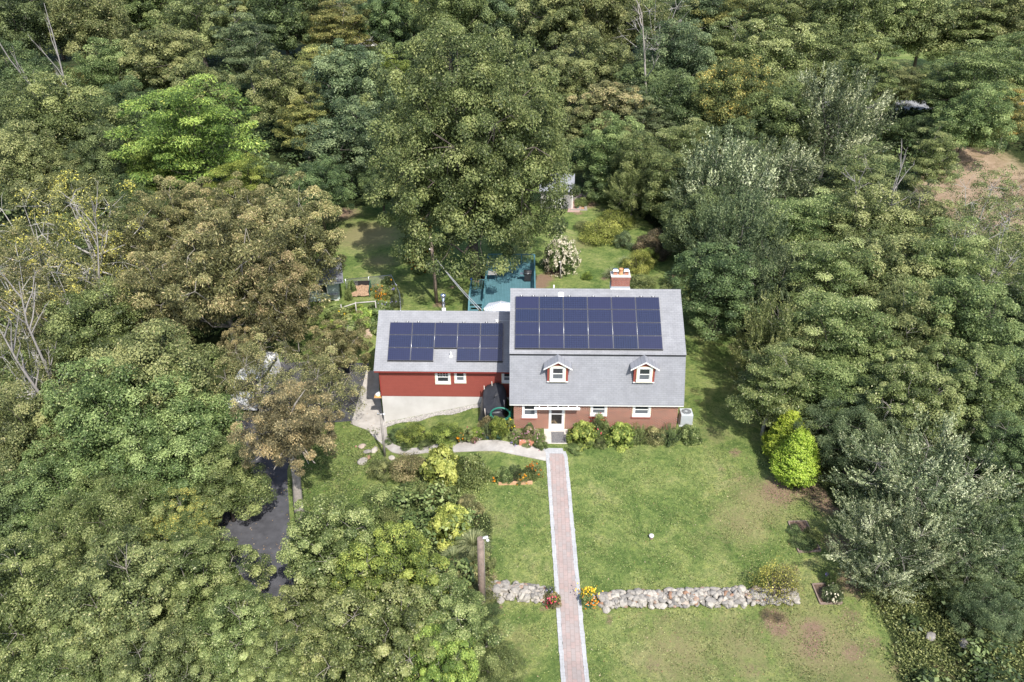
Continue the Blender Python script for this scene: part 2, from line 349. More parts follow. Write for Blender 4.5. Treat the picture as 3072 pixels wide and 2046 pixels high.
g = mix(nt, g, wd, wm); nt.links.new(g, b.inputs['Base Color']); b.inputs['Roughness'].default_value = .9; b.inputs['Specular IOR Level'].default_value = .1
bump(nt, b, math_(nt, 'ADD', noise(nt, 18, 5, .75, co), math_(nt, 'MULTIPLY', noise(nt, 70, 2, .6, co), .5)), .9, .07)
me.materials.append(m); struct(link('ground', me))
def sheet(name, left, right, mat, lift=.035, nseg=60, nw=6, kind=True, skirt=.12, jit=0):
    """strip between two polylines draped over the terrain"""
    def res(P, n):
        P = np.array(P, float)[:, :2]; d = np.r_[0, np.cumsum(np.linalg.norm(np.diff(P, axis=0), axis=1))]
        return np.stack([np.interp(np.linspace(0, d[-1], n), d, P[:, k]) for k in (0, 1)], 1)
    Lp, Rp = res(left, nseg), res(right, nseg); s = np.linspace(0, 1, nw)[None, :, None]
    if jit: rj = np.random.default_rng(len(name)+nseg+int(abs(Lp[0, 0])*10)); Lp = Lp+rj.normal(0, jit, Lp.shape); Rp = Rp+rj.normal(0, jit, Rp.shape)
    G = Lp[:, None]*(1-s)+Rp[:, None]*s; z = T(G[..., 0], G[..., 1])+lift
    co = np.dstack([G, z]).reshape(-1, 3); b = MB()
    fs = [(i*nw+j, i*nw+j+1, (i+1)*nw+j+1, (i+1)*nw+j) for i in range(nseg-1) for j in range(nw-1)]
    b.add(co, fs, 0)
    edge = [i*nw for i in range(nseg)]+[(nseg-1)*nw+j for j in range(1, nw)]+[i*nw+nw-1 for i in range(nseg-2, -1, -1)]+[j for j in range(nw-2, 0, -1)]
    n0 = len(co); b.add([co[e]-[0, 0, skirt] for e in edge], [], 0)
    for k in range(len(edge)):
        k2 = (k+1) % len(edge); b.f.append([edge[k2], edge[k], n0+k, n0+k2]); b.mi.append(0); b.t.append(.5); b.sm.append(False)
    o = b.build(name, mat)
    if kind: struct(o)
    return o
m_asph = plain('asphalt', (.105, .105, .115), .95, (.06, .06, .066), 1.6, bmp=.3, spec=.1, detail=9)
m_conc = plain('concrete_path', (.54, .50, .45), .85, (.34, .31, .275), 1.4, bmp=.2, detail=8)
m_edge = brickmat('edging_pavers', (.46, .46, .46), (.42, .42, .42), (.36, .355, .34), .24, .19, .008, swap=True, off=0)
def pavvec(nt):
    s = _n(nt, 'ShaderNodeSeparateXYZ'); nt.links.new(objco(nt), s.inputs[0])
    c = nt.nodes.new('ShaderNodeCombineXYZ'); nt.links.new(s.outputs[1], c.inputs[0]); nt.links.new(s.outputs[0], c.inputs[1]); return c.outputs[0]
m_pav = brickmat('pavers', (.40, .30, .27), (.355, .305, .285), (.27, .225, .20), .36, .235, .010, vec=pavvec, bst=.25)
# brick walk, a strip of pale edging either side
yy = np.linspace(-7.95, -34, 14)
def wx(o, y): return -.16+o+.0325*(-7.75-y)
sheet('brick_walk', [(wx(-.48, y), y) for y in yy], [(wx(.5, y), y) for y in yy], m_pav, .045, 70, 5)
ye = [-7.72, -8.3, -9]+list(np.linspace(-10, -34, 12))
sheet('walk_edging', [(wx(-.71, y), y) for y in ye], [(wx(-.482, y), y) for y in ye], m_edge, .05, 150, 2, jit=.010)
sheet('walk_edging', [(wx(.502, y)+(-.12 if y > -8 else 0), y) for y in ye], [(wx(.73, y)+(-.1 if y > -8 else 0), y) for y in ye], m_edge, .05, 150, 2, jit=.010)
sheet('walk_edging', [(wx(-.70, -7.95), -7.93), (wx(.5, -7.95), -7.93)], [(wx(-.9, -7.6), -7.42), (wx(.45, -7.6), -7.42)], m_edge, .055, 12, 3)
def P_(*uv): return [at(u, v)[:2] for u, v in uv]
# pale concrete path from the drive to the front step
sheet('concrete_path', P_((842, 853), (828, 905), (812, 958), (806, 975), (845, 989), (868, 1013), (900, 1040), (935, 1049), (980, 1041), (1040, 1040), (1110, 1037), (1165, 1042), (1255, 1060)),
      P_((870, 853), (872, 905), (880, 950), (888, 975), (890, 1000), (905, 1022), (932, 1032), (975, 1029), (1000, 1022), (1060, 1018), (1110, 1013), (1175, 1018), (1255, 1031)), m_conc, .045, 80, 5)
# driveway: parking court and the lane that runs downhill
sheet('driveway', P_((560, 835), (545, 950), (520, 1040), (505, 1130), (498, 1240), (560, 1330), (590, 1400), (560, 1560)),
      P_((848, 835), (833, 905), (812, 968), (700, 975), (660, 1080), (668, 1230), (680, 1330), (760, 1560)), m_asph, .03, 90, 10)
# far road and bright field beyond the trees at the right
sheet('road', [(40, 76.5), (180, 84)], [(40, 81.5), (180, 89)], plain('road', (.34, .34, .35), .9, (.25, .25, .26), .8), .05, 40, 3)
# ================================================================== THE HOUSE
m_brick = brickmat('brick', (.31, .078, .042), (.17, .042, .025), (.58, .47, .37), .24, .092, .012, stain=None)
m_brick2 = brickmat('old_brick', (.34, .10, .065), (.25, .065, .045), (.36, .29, .25), .215, .078, .009)
def shing(name, s, c1, c2, mo, st=None): return brickmat(name, c1, c2, mo, .34, .143, .008, kz=1/sin(s), rough=.9, stain=st, bst=.5, vec=lambda nt: shvec(nt, 1/sin(s)))
def shvec(nt, kz):
    s = _n(nt, 'ShaderNodeSeparateXYZ'); nt.links.new(objco(nt), s.inputs[0])
    c = nt.nodes.new('ShaderNodeCombineXYZ'); nt.links.new(s.outputs[0], c.inputs[0]); nt.links.new(math_(nt, 'MULTIPLY', s.outputs[2], kz), c.inputs[1]); return c.outputs[0]
S1, S2, S3 = radians(33.66), radians(68.9), radians(37.05)
sh_u = shing('shingles', S1, (.305, .305, .312), (.275, .275, .285), (.20, .20, .212))
sh_l = shing('shingles_lower', S2, (.295, .298, .315), (.27, .273, .29), (.215, .218, .232), (.22, .22, .24))
sh_w = shing('shingles_wing', S3, (.325, .325, .335), (.295, .295, .305), (.215, .215, .225), (.25, .25, .26))
m_white = plain('white_trim', (.82, .81, .78), .5, (.74, .73, .70), 3)
m_cream = plain('cream_trim', (.76, .67, .46), .6, (.68, .58, .40), 3)
def sidingmat(name, c):
    m, nt, b = newmat(name); s = _n(nt, 'ShaderNodeSeparateXYZ'); nt.links.new(objco(nt), s.inputs[0])
    f = math_(nt, 'FRACT', math_(nt, 'MULTIPLY', s.outputs[2], 1/.13)); n = noise(nt, 2.5, 5, .6, objco(nt))
    k = ramp(nt, [(.0, (.45, .45, .45)), (.14, (1, 1, 1))], f)
    cc = mix(nt, mix(nt, c, tuple(x*.8 for x in c), n), k, 1.0, 'MULTIPLY'); nt.links.new(cc, b.inputs['Base Color']); b.inputs['Roughness'].default_value = .6
    bump(nt, b, f, .5, .02); MATS[name] = m; return m
m_red = sidingmat('red_siding', (.35, .083, .062))
m_found = plain('foundation', (.66, .62, .56), .9, (.54, .50, .45), .9, bmp=.15)
m_glass, nt, b = newmat('window_glass'); b.inputs['Base Color'].default_value = (.035, .04, .045, 1); b.inputs['Roughness'].default_value = .08; b.inputs['Specular IOR Level'].default_value = .6
m_screen = plain('window_screen', (.13, .14, .155), .5, (.11, .12, .13), 5)
m_metal = plain('galvanised', (.62, .63, .65), .3, (.5, .51, .53), 6, metal=.85)
m_dark = plain('dark_metal', (.03, .03, .033), .5)
m_soffit = plain('soffit', (.6, .58, .54), .7)
RZ = 8.308; XL, XR, WXL, WXR = -3.36, 8.565, -3.05, 8.24
YB, ZB = -4.178, 5.526; YE, ZE = -5.457, 2.211
house = thing('brick_house', 'red brick gambrel-roofed house with a solar roof, two dormers and a red garage wing', 'house', (0, 0, 0))
WALLY = -5.2; BK = -WALLY
def wall_open(b, x0, x1, z0, z1, y, th, ops, mi=0):
    """front wall running along x with rectangular openings (xa, xb, za, zb)"""
    ops = sorted(ops); x = x0
    for (a, c, za, zb) in ops:
        if a > x: b.box(x, a, y, y+th, z0, z1, mi)
        if za > z0: b.box(a, c, y, y+th, z0, za, mi)
        if zb < z1: b.box(a, c, y, y+th, zb, z1, mi)
        x = c
    if x < x1: b.box(x, x1, y, y+th, z0, z1, mi)
WIN = [(-2.47, -1.45, .92, 2.16), (2.24, 3.35, 1.12, 2.16), (5.14, 6.34, 1.09, 2.16)]
DOOR = (-.62, .45, .06, 2.12)
b = MB(); fz = -.9
wall_open(b, WXL, WXR, -.08, 2.45, WALLY, .28, [(a+.02, c-.02, za+.02, zb) for a, c, za, zb in WIN]+[(DOOR[0]+.02, DOOR[1]-.02, -.08, DOOR[3])])
b.box(WXL, WXR, BK-.28, BK, -.08, 2.45)
# gable ends follow the gambrel line
gp = [(WALLY+.28, -.08), (BK-.28, -.08), (BK-.28, 2.45), (BK-.05, 2.55), (-YB-.03, ZB-.12), (0, RZ-.14), (YB+.03, ZB-.12), (WALLY+.05, 2.55), (WALLY+.28, 2.45)]
for x0, x1 in ((WXL, WXL+.28), (WXR-.28, WXR)):
    n = len(gp); b.add([(x0, y, z) for y, z in gp]+[(x1, y, z) for y, z in gp], [tuple(range(n))[::-1], tuple(range(n, 2*n))]+[(i, (i+1) % n, n+(i+1) % n, n+i) for i in range(n)])
b.build('wall', m_brick, house)
b = MB(); b.box(WXL+.01, -.9, WALLY+.02, WALLY+.25, fz, -.083); b.box(.75, WXR-.01, WALLY+.02, WALLY+.25, fz, -.083); b.box(WXL+.01, WXL+.25, WALLY+.26, BK-.26, -3.3, -.083); b.box(WXR-.25, WXR-.01, WALLY+.26, BK-.26, fz, -.083); b.box(WXL+.01, WXR-.01, BK-.25, BK-.02, fz-1, -.083)
b.box(WXL, -.95, WALLY-.03, WALLY+.02, -.17, -.085)
b.build('foundation', m_found, house)
for (a, c, za, zb) in [(q[0], q[1], q[2], q[3]) for q in WIN]:   # rowlock sills
    b = MB(); n = int((c-a+.16)/.085)
    for k in range(n): b.box(a-.08+k*.085, a-.08+k*.085+.072, WALLY-.07, WALLY+.05, za-.115, za-.003)
    b.build('brick_sill', plain('sill_brick', (.42, .12, .08), .8, (.30, .075, .05), 9), house)
def slab(b, P0, P1, x0, x1, th, mi=0):
    """roof slab between profile points P0 (y,z, upper) and P1 (lower)"""
    d = np.array([P1[0]-P0[0], P1[1]-P0[1]]); d /= np.linalg.norm(d); n = np.array([d[1], -d[0]]) if d[0] < 0 else np.array([-d[1], d[0]])
    if n[1] < 0: n = -n
    q = [np.array(P0)-n*th, np.array(P1)-n*th, np.array(P1), np.array(P0)]
    vs = [(x0, p[0], p[1]) for p in q]+[(x1, p[0], p[1]) for p in q]
    b.add(vs, [(0, 1, 2, 3), (7, 6, 5, 4), (0, 4, 5, 1), (1, 5, 6, 2), (2, 6, 7, 3), (3, 7, 4, 0)], mi)
roof = MB()
slab(roof, (0.0, RZ), (YB-.05, ZB-.033), XL, XR, .09, 0); slab(roof, (0.0, RZ), (-YB+.05, ZB-.033), XL, XR, .09, 0)
slab(roof, (YB+.02, ZB-.05), (YE, ZE), XL+.02, XR-.02, .07, 1); slab(roof, (-YB-.02, ZB-.05), (-YE, ZE), XL+.02, XR-.02, .07, 1)
ro = roof.build('roof', [sh_u, sh_l], house)
b = MB(); b.add([(XL-.01, -.16, RZ-.09), (XR+.01, -.16, RZ-.09), (XR+.01, 0, RZ+.028), (XL-.01, 0, RZ+.028), (XL-.01, .16, RZ-.09), (XR+.01, .16, RZ-.09)], [(0, 1, 2, 3), (3, 2, 5, 4), (0, 3, 4), (1, 5, 2), (0, 4, 5, 1)])
b.build('ridge_cap', sh_u, ro)
b = MB(); b.box(XL+.03, XR-.03, YB-.075, YB-.055, ZB-.125, ZB-.055); b.build('drip_edge', m_dark, ro)
# fascia, soffit and rake boards
b = MB(); b.box(XL+.03, XR-.03, YE+.035, YE+.055, ZE-.13, ZE+.0); b.box(XL+.03, XR-.03, YE+.06, WALLY-.003, ZE-.03, ZE-.012)
b.build('fascia', m_white, ro)
for x0, x1 in ((XL-.0, XL+.05), (XR-.05, XR)):
    b = MB()
    for (p, q) in (((0, RZ-.1), (YB, ZB-.12)), ((0, RZ-.1), (-YB, ZB-.12)), ((YB+.03, ZB-.14), (YE+.06, ZE)), ((-YB-.03, ZB-.14), (-YE-.06, ZE))):
        slab(b, p, q, x0+.03*(x0 < 0), x1-.03*(x0 > 0)+.0, .16)
    b.build('rake_board', m_white, ro)
def window(parent, x0, x1, z0, z1, y, fw=.09, cream=True, sillh=.12, grid=False, screen=True, depth=.1, flat=False):
    f = MB(); p = .035
    f.box(x0, x0+fw, y-p, y+depth, z0, z1); f.box(x1-fw, x1, y-p, y+depth, z0, z1); f.box(x0+fw, x1-fw, y-p+.004, y+depth, z1-fw, z1); f.box(x0-.03, x1+.03, y-p-.035, y+depth, z0, z0+sillh)
    fo = f.build('window', m_white, parent)
    fo = parent if flat else fo
    s = MB(); a, c, d, e = x0+fw+.003, x1-fw-.003, z0+sillh+.003, z1-fw-.003; mz = (d+e)/2+.0; t = .045
    for (xa, xb, za, zb) in ((a, a+t, d, e), (c-t, c, d, e), (a+t, c-t, d, d+t), (a+t, c-t, e-t, e), (a+t, c-t, mz-.03, mz+.03)): s.box(xa, xb, y+.012, y+.05, za, zb)
    if grid:
        for k in (1, 2, 3): xg = a+(c-a)*k/4; s.box(xg-.012, xg+.012, y+.014, y+.045, mz+.03, e-t)
        s.box(a+t, c-t, y+.016, y+.043, (mz+e)/2-.012, (mz+e)/2+.012)
    s.build('sash', m_white, fo)
    g = MB(); g.box(a+t-.004, c-t+.004, y+.035, y+.04, mz+.026, e-t+.004, 0); g.box(a+t-.004, c-t+.004, y+.028, y+.034, d+t-.004, mz-.026, 1)
    g.build('glass', [m_glass, m_screen if screen else m_glass], fo)
    if cream:
        q = MB(); w_ = .045
        q.box(x0-w_, x0-.002, y-.018, y+.02, z0+.02, z1+.0); q.box(x1+.002, x1+w_, y-.018, y+.02, z0+.02, z1); q.box(x0-w_, x1+w_, y-.016, y+.02, z1+.002, z1+w_)
        if z0 > -9: q.box(x0-w_, x1+w_, y-.06, y+.02, z0-w_, z0-.004)
        q.build('casing', m_cream, fo)
    return fo
for a, c, za, zb in WIN: window(house, a, c, za, zb, WALLY, .12, False, .2, depth=.2)
for a, c, za, zb in WIN[1:]:
    for xa, xb in ((a-.04, a-.002), (c+.002, c+.04)): b = MB(); b.box(xa, xb, WALLY-.02, WALLY+.02, za, zb); b.build('casing', m_cream, house)
# interior behind windows and the door
m_in = plain('interior', (.12, .09, .075), .9); m_floor = plain('wood_floor', (.62, .42, .21), .5, (.50, .33, .15), 3)
b = MB(); b.box(-1.1, 2.0, WALLY+.3, WALLY+4, .02, .05, 1); b.box(-1.15, -1.1, WALLY+.3, WALLY+4, .02, 2.4, 0); b.box(1.3, 1.35, WALLY+.3, WALLY+4, .05, 2.4, 0); b.box(-1.1, 1.3, WALLY+2.6, WALLY+2.7, .05, 2.4, 0); b.box(-1.1, 1.3, WALLY+.3, WALLY+2.6, 2.4, 2.45, 0)
b.build('hallway', [m_in, m_floor], house)
# storm door
x0, x1, z0, z1 = DOOR; y = WALLY
dr = MB(); f = .17
dr.box(x0+.06, x0+f, y-.03, y+.03, z0+.03, z1-.05); dr.box(x1-f, x1-.06, y-.03, y+.03, z0+.03, z1-.05); dr.box(x0+f, x1-f, y-.028, y+.03, z0+.03, z0+.34); dr.box(x0+f, x1-f, y-.028, y+.03, 1.24, 1.29); dr.box(x0+f, x1-f, y-.028, y+.03, z1-.14, z1-.05)
do = dr.build('front_door', m_white, house)
m_cg, nt, b_ = newmat('clear_glass'); gl = _n(nt, 'ShaderNodeBsdfGlossy', i_Roughness=.03); tr = _n(nt, 'ShaderNodeBsdfTransparent'); tr.inputs[0].default_value = (.93, .95, .95, 1)
mx = _n(nt, 'ShaderNodeMixShader', i_0=.10); nt.links.new(tr.outputs[0], mx.inputs[1]); nt.links.new(gl.outputs[0], mx.inputs[2]); nt.links.new(mx.outputs[0], nt.nodes['Material Output'].inputs[0])
g = MB(); g.box(x0+f-.003, x1-f+.003, y, y+.006, z0+.34, 1.24); g.build('glass', m_cg, do)
g = MB(); g.box(x0+f-.003, x1-f+.003, y, y+.006, 1.29, z1-.14); g.build('screen_pane', plain('door_screen', (.11, .085, .08), .6, (.09, .07, .065), 4), do)
g = MB(); g.tube([(x1-.09, y-.03, 1.22), (x1-.09, y-.08, 1.22), (x1-.13, y-.085, 1.2)], .014, 6); g.box(x1-.105, x1-.075, y-.04, y-.03, 1.12, 1.3); g.build('handle', m_metal, do)
g = MB(); g.box(x0, x0+.055, y-.035, y+.2, z0, z1); g.box(x1-.055, x1, y-.035, y+.2, z0, z1); g.box(x0+.055, x1-.055, y-.033, y+.2, z1-.045, z1); g.box(x0, x1, y-.04, y+.25, z0-.05, z0+.025); g.build('door_frame', m_white, do)
g = MB(); g.box(x1+.002, x1+.04, y-.02, y+.01, z0, z1); g.build('casing', m_cream, do)
# rolled awning under the eave
b = MB(); b.tube([(-1.65, WALLY-.42, 2.03), (1.48, WALLY-.42, 2.03)], .062, 10, 0); b.box(-1.65, 1.48, WALLY-.49, WALLY-.46, 1.93, 2.02, 0)
for x in (-1.3, -.72, -.02, .68, 1.28): b.box(x-.03, x+.03, WALLY-.4, WALLY, 2.05, 2.09, 0)
b.build('awning', m_white, house, bevel=.006)
# front stoop
b = MB(); b.box(-.95, .72, -6.9, WALLY-.003, -.6, .0, 0); b.box(-.93, .70, -7.3, -6.903, -.6, -.17, 0)
b.build('front_stoop', plain('stoop_concrete', (.64, .59, .52), .85, (.48, .44, .39), 2.2, bmp=.2), house, bevel=.015)
# dormers
def dormer(xc, peak):
    YD = -4.98; w = .70; zb = 3.80; ze = 4.97; zp = peak
    d = MB(); top = ze+.02
    pf = [(xc-w, zb), (xc+w, zb), (xc+w, top), (xc, zp-.10), (xc-w, top)]
    n = 5; yb = -4.2
    vs = [(x, YD, z) for x, z in pf]+[(x, yb, z) for x, z in pf]
    d.add(vs, [(0, 1, 2, 3, 4), (0, 5, 6, 1), (1, 6, 7, 2), (4, 9, 5, 0)])
    # the window opening is covered by the window itself, set proud
    do = d.build('dormer', m_red, house)
    r = MB()
    for s in (-1, 1):
        e = np.array([xc+s*.95, ze-.06]); p = np.array([xc, zp]); nn = np.array([s*(p[1]-e[1]), abs(p[0]-e[0])]); nn = nn/np.linalg.norm(nn)*.055
        yf = YD-.2; ybk = -3.9
        v = [(p[0], yf, p[1]), (e[0], yf, e[1]), (e[0]+0, -4.35, e[1]), (p[0], ybk-.2, p[1])]
        u_ = [(a-nn[0]*0, y_, z_-.055) for a, y_, z_ in v]
        r.add(v+u_, [(0, 1, 2, 3) if s < 0 else (3, 2, 1, 0), (4, 5, 1, 0), (5, 6, 2, 1), (7, 6, 5, 4)], 0)
    r.build('dormer_roof', sh_l, do)
    q = MB()
    for s in (-1, 1):
        q.hexa([(xc+s*.97, YD-.225, ze-.17), (xc, YD-.225, zp-.11), (xc, YD-.203, zp-.11), (xc+s*.97, YD-.203, ze-.17), (xc+s*.97, YD-.225, ze-.07), (xc, YD-.225, zp-.005), (xc, YD-.203, zp-.005), (xc+s*.97, YD-.203, ze-.07)])
    q.build('rake_trim', m_white, do)
    window(do, xc-.5, xc+.5, zb+.05, ze+.03, YD-.055, .13, True, .13, depth=.05, flat=True)
    q = MB(); q.box(xc-w-.02, xc+w+.02, YD-.06, YD+.02, zb-.05, zb+.0); q.build('apron', m_white, do)
dormer(-.09, 5.49); dormer(5.73, 5.5)
# chimney with flues and a clay pot
b = MB(); b.box(3.71, 4.99, .05, .85, 7.6, 9.12, 0); b.box(3.68, 5.02, .02, .88, 9.02, 9.20, 0)
ch = b.build('chimney', m_brick2, house)
b = MB(); b.box(3.66, 5.04, 0, .9, 9.203, 9.27); b.build('chimney_cap', m_found, ch, bevel=.01)
b = MB(); b.box(3.69, 5.01, .03, .87, 8.2, 8.50); b.build('flashing', plain('flashing', (.5, .53, .57), .4, (.42, .45, .49), 3, metal=.3), ch)
b = MB(); b.box(3.66, 5.04, -.03, .5, 8.24, 8.36); b.build('flashing_skirt', m_white, ch)
for xc, in ((3.98,), (4.75,)):
    b = MB(); b.box(xc-.13, xc+.13, .32, .58, 9.27, 9.42, 1)
    for dx in (-.15, .15):
        for dy in (-.15, .15): b.box(xc+dx-.012, xc+dx+.012, .45+dy-.012, .45+dy+.012, 9.27, 9.6, 0)
    b.hexa([(xc-.2, .25, 9.58), (xc+.2, .25, 9.58), (xc+.2, .65, 9.58), (xc-.2, .65, 9.58), (xc-.14, .34, 9.67), (xc+.14, .34, 9.67), (xc+.14, .56, 9.67), (xc-.14, .56, 9.67)], 0)
    b.build('flue_cap', [m_metal, plain('clay_liner', (.45, .2, .13), .8)], ch)
b = MB(); b.lathe([(.17, 0), (.165, .1), (.13, .2), (.12, .34), (.145, .36), (.145, .43), (.1, .43), (.1, .3)], 14, 0, (4.37, .42, 9.27)); b.build('chimney_pot', plain('terracotta', (.72, .33, .16), .75), ch)
# roof bits
def on_slope(x, y, s=S1, y0=0, z0=RZ): return (x, y, z0-abs(y-y0)*tan(s))
p = on_slope(.17, -.42)
b = MB(); b.hexa([(p[0]-.22, p[1]-.2, p[2]-.12), (p[0]+.22, p[1]-.2, p[2]-.12), (p[0]+.22, p[1]+.16, p[2]+.1), (p[0]-.22, p[1]+.16, p[2]+.1), (p[0]-.12, p[1]-.12, p[2]+.1), (p[0]+.12, p[1]-.12, p[2]+.1), (p[0]+.12, p[1]+.1, p[2]+.2), (p[0]-.12, p[1]+.1, p[2]+.2)]); b.build('roof_vent', m_white, ro, bevel=.02)
b = MB(); b.tube([(-.3, .3, 8.0), (-.3, .3, 8.45)], .05, 8); b.build('vent_pipe', m_white, ro)
# -------- solar panels
m_pan, nt, b_ = newmat('solar_cells'); s = _n(nt, 'ShaderNodeSeparateXYZ'); nt.links.new(objco(nt), s.inputs[0])
def grid(v, p, w): 
    f = math_(nt, 'FRACT', math_(nt, 'MULTIPLY', v, 1/p)); return math_(nt, 'LESS_THAN', math_(nt, 'ABSOLUTE', math_(nt, 'SUBTRACT', f, .5)), w)
gx = grid(math_(nt, 'ADD', s.outputs[0], .03), .158, .07); gy = grid(s.outputs[1], .158, .06)
oi = _n(nt, 'ShaderNodeObjectInfo')
cell = mix(nt, (.015, .023, .056), (.025, .034, .076), noise(nt, 3, 3, .5, objco(nt)))
cell = mix(nt, cell, (.004, .005, .02), math_(nt, 'MULTIPLY', math_(nt, 'MAXIMUM', gx, gy), .8))
cell = mix(nt, cell, (.03, .028, .07), math_(nt, 'MULTIPLY', oi.outputs['Random'], .5))
nt.links.new(cell, b_.inputs['Base Color']); b_.inputs['Roughness'].default_value = .22; b_.inputs['Specular IOR Level'].default_value = .7
bump(nt, b_, noise(nt, 2.0, 2, .5, objco(nt)), .12, .01)
m_fr = plain('panel_frame', (.17, .17, .19), .4, metal=.6); m_blk = plain('black_trim', (.02, .02, .022), .5)
PW, PH = 1.67, 1.01
pb = MB(); pb.box(.012, PW-.022, -.98, -.005, -.035, 0, 1); pb.box(.03, PW-.04, -.962, -.023, .001, .004, 0)
pm = None
def panels(parent, x0, s, yr, zr, l0, cells, lift=.12):
    global pm
    for (i, j) in cells:
        l = l0+j*PH; y = yr-l*cos(s)-lift*sin(s); z = zr-l*sin(s)+lift*cos(s)
        if pm is None: o = pb.build('solar_panel', [m_pan, m_fr], parent); pm = o.data
        else: o = link('solar_panel', pm, parent)
        o.location = (x0+i*PW, y, z); o.rotation_euler = (s, 0, 0)
PX0 = -3.004
panels(house, PX0, S1, 0, RZ, .686, [(i, j) for j in range(4) for i in range(6)])
wing_s = MB()
def mounts(parent, x0, s, yr, zr, l0, n, rows, name='panel_rail', skip=()):
    f = lambda x, l, h: (x, yr-l*cos(s)-h*sin(s), zr-l*sin(s)+h*cos(s))
    b = MB()
    for i in range(n):
        for dx in (.45, 1.2):
            L1 = l0+rows[i]*PH; x = x0+i*PW+dx; b.tube([f(x, l0-.05, .06), f(x, L1, .06)], .025, 5)
        if i: x = x0+i*PW-.005; b.tube([f(x, l0, .09), f(x, l0+min(rows[i], rows[i-1])*PH, .09)], .012, 5)
    b.build(name, m_metal, parent)
    for i in range(n):
        b = MB(); L1 = l0+rows[i]*PH+.01; a = x0+i*PW; c = a+PW
        p = [f(a, L1, .0), f(c, L1, 0), f(c, L1+.03, .0), f(a, L1+.03, .0), f(a, L1, .13), f(c, L1, .13), f(c, L1+.02, .12), f(a, L1+.02, .12)]; b.hexa(p)
        b.build('array_skirt', m_blk, parent)
    for i in range(n):
        for dx in (.42,)+((1.25,) if i in (0, n-1) else ()):
            b = MB(); q = f(x0+i*PW+dx, l0-.07, .08); b.box(-.035, .035, -.03, .03, -.05, .03, 0, 0, q); b.box(-.09, -.045, -.02, .03, -.05, .02, 1, 0, q); b.box(.045, .09, -.02, .03, -.05, .02, 1, 0, q)
            b.build('rail_clamp', [m_white, m_blk], parent)
mounts(house, PX0, S1, 0, RZ, .686, 6, [4]*6)
# -------- garage wing
wing = link('garage_wing', None, house)
WR = (1.839, 5.502); WLn = 4.803; wE = (WR[0]-WLn*cos(S3), WR[1]-WLn*sin(S3)); bE = (WR[0]+WLn*cos(S3), wE[1]); WX = -13.19; WW = -12.87; WY = -1.65
b = MB(); slab(b, WR, wE, WX, XL+.35, .09); slab(b, WR, bE, WX, XL+.35, .09); b.build('wing_roof', sh_w, wing)
b = MB(); b.add([(WX-.01, WR[0]-.16, WR[1]-.11), (WXL, WR[0]-.16, WR[1]-.11), (WXL, WR[0], WR[1]+.025), (WX-.01, WR[0], WR[1]+.025), (WX-.01, WR[0]+.16, WR[1]-.11), (WXL, WR[0]+.16, WR[1]-.11)], [(0, 1, 2, 3), (3, 2, 5, 4), (0, 3, 4), (0, 4, 5, 1)]); b.build('ridge_cap', sh_w, wing)
b = MB(); b.box(WX+.02, XL, wE[0]+.02, wE[0]+.04, wE[1]-.14, wE[1]-.03); b.box(WX+.02, XL, wE[0]+.045, WY-.003, wE[1]-.05, wE[1]-.03); slab(b, (WR[0], WR[1]-.1), (wE[0]+.05, wE[1]-.06), WX+.005, WX+.045, .14); slab(b, (WR[0], WR[1]-.1), (bE[0]-.05, bE[1]-.06), WX+.005, WX+.045, .14)
b.build('fascia', plain('red_trim', (.30, .05, .04), .6), wing)
WW_ = [(-8.79, -7.73, 1.36, 2.42), (-7.39, -6.60, 1.46, 2.42), (-3.95, -3.2, 1.48, 2.42)]
b = MB(); wall_open(b, WW, WXL-.003, .226, 2.62, WY, .16, [(a+.02, c-.02, za+.02, zb-.02) for a, c, za, zb in WW_[:2]]+[(-3.93, -3.22, 1.5, 2.4)])
gw = [(WY+.16, .226), (5.2, .226), (5.2, 2.85), (WR[0], WR[1]-.13), (WY+.16, 2.85)]
b.add([(WW, y, z) for y, z in gw]+[(WW+.16, y, z) for y, z in gw], [(4, 3, 2, 1, 0), (5, 6, 7, 8, 9)]+[(i, (i+1) % 5, 5+(i+1) % 5, 5+i) for i in range(5)]); b.box(WW+.16, WXL, 5.05, 5.2, .226, 2.62)
b.build('siding', m_red, wing)
m_f2 = plain('poured_wall', (.62, .595, .56), .85, (.50, .475, .44), .7, bmp=.1)
b = MB(); b.box(WW+.02, WXL-.003, WY+.02, WY+.22, -3.4, .224); b.box(WW+.02, WW+.22, WY+.22, 5.15, -3.4, .224); b.box(WW+.25, WXL, 4.95, 5.15, -3.4, .224)
for x in np.arange(-12.2, -5, 1.22): b.box(x-.008, x+.008, WY+.012, WY+.02, -3.2, .222)
b.build('wing_foundation', m_f2, wing)
b = MB(); b.box(WW+.3, WXL-.2, WY+.3, 4.8, .23, .26); b.build('garage_floor', m_in, wing)
for k, (a, c, za, zb) in enumerate(WW_): window(wing, a, c, za, zb, WY, .11, True, .15, grid=(k == 0), screen=k > 0, flat=True)
b = MB(); b.box(WW-.05, WW-.003, WY+1.2, WY+4.2, -2.35, -.25); b.build('garage_door', m_white, wing)
b = MB()
for dx in (.004,): b.box(WW-.03, WW+.05, WY-.03, WY+.05, .226, 2.6)
b.build('corner_board', plain('red_trim', (.30, .05, .04), .6), wing)
PXW = -12.2476
panels(house, PXW, S3, WR[0], WR[1], .9957, [(i, j) for j in range(3) for i in range(5) if not (j == 2 and i == 2)])
mounts(house, PXW, S3, WR[0], WR[1], .9957, 5, [3, 3, 2, 3, 3])
b = MB(); p = on_slope(-7.67, -1.04, S3, *WR); b.box(p[0]-.11, p[0]+.11, p[1]-.12, p[1]+.08, p[2]-.06, p[2]+.05); b.tube([(p[0], p[1], p[2]), (p[0], p[1], p[2]+.35)], .055, 10); b.build('vent_pipe', m_white, wing)
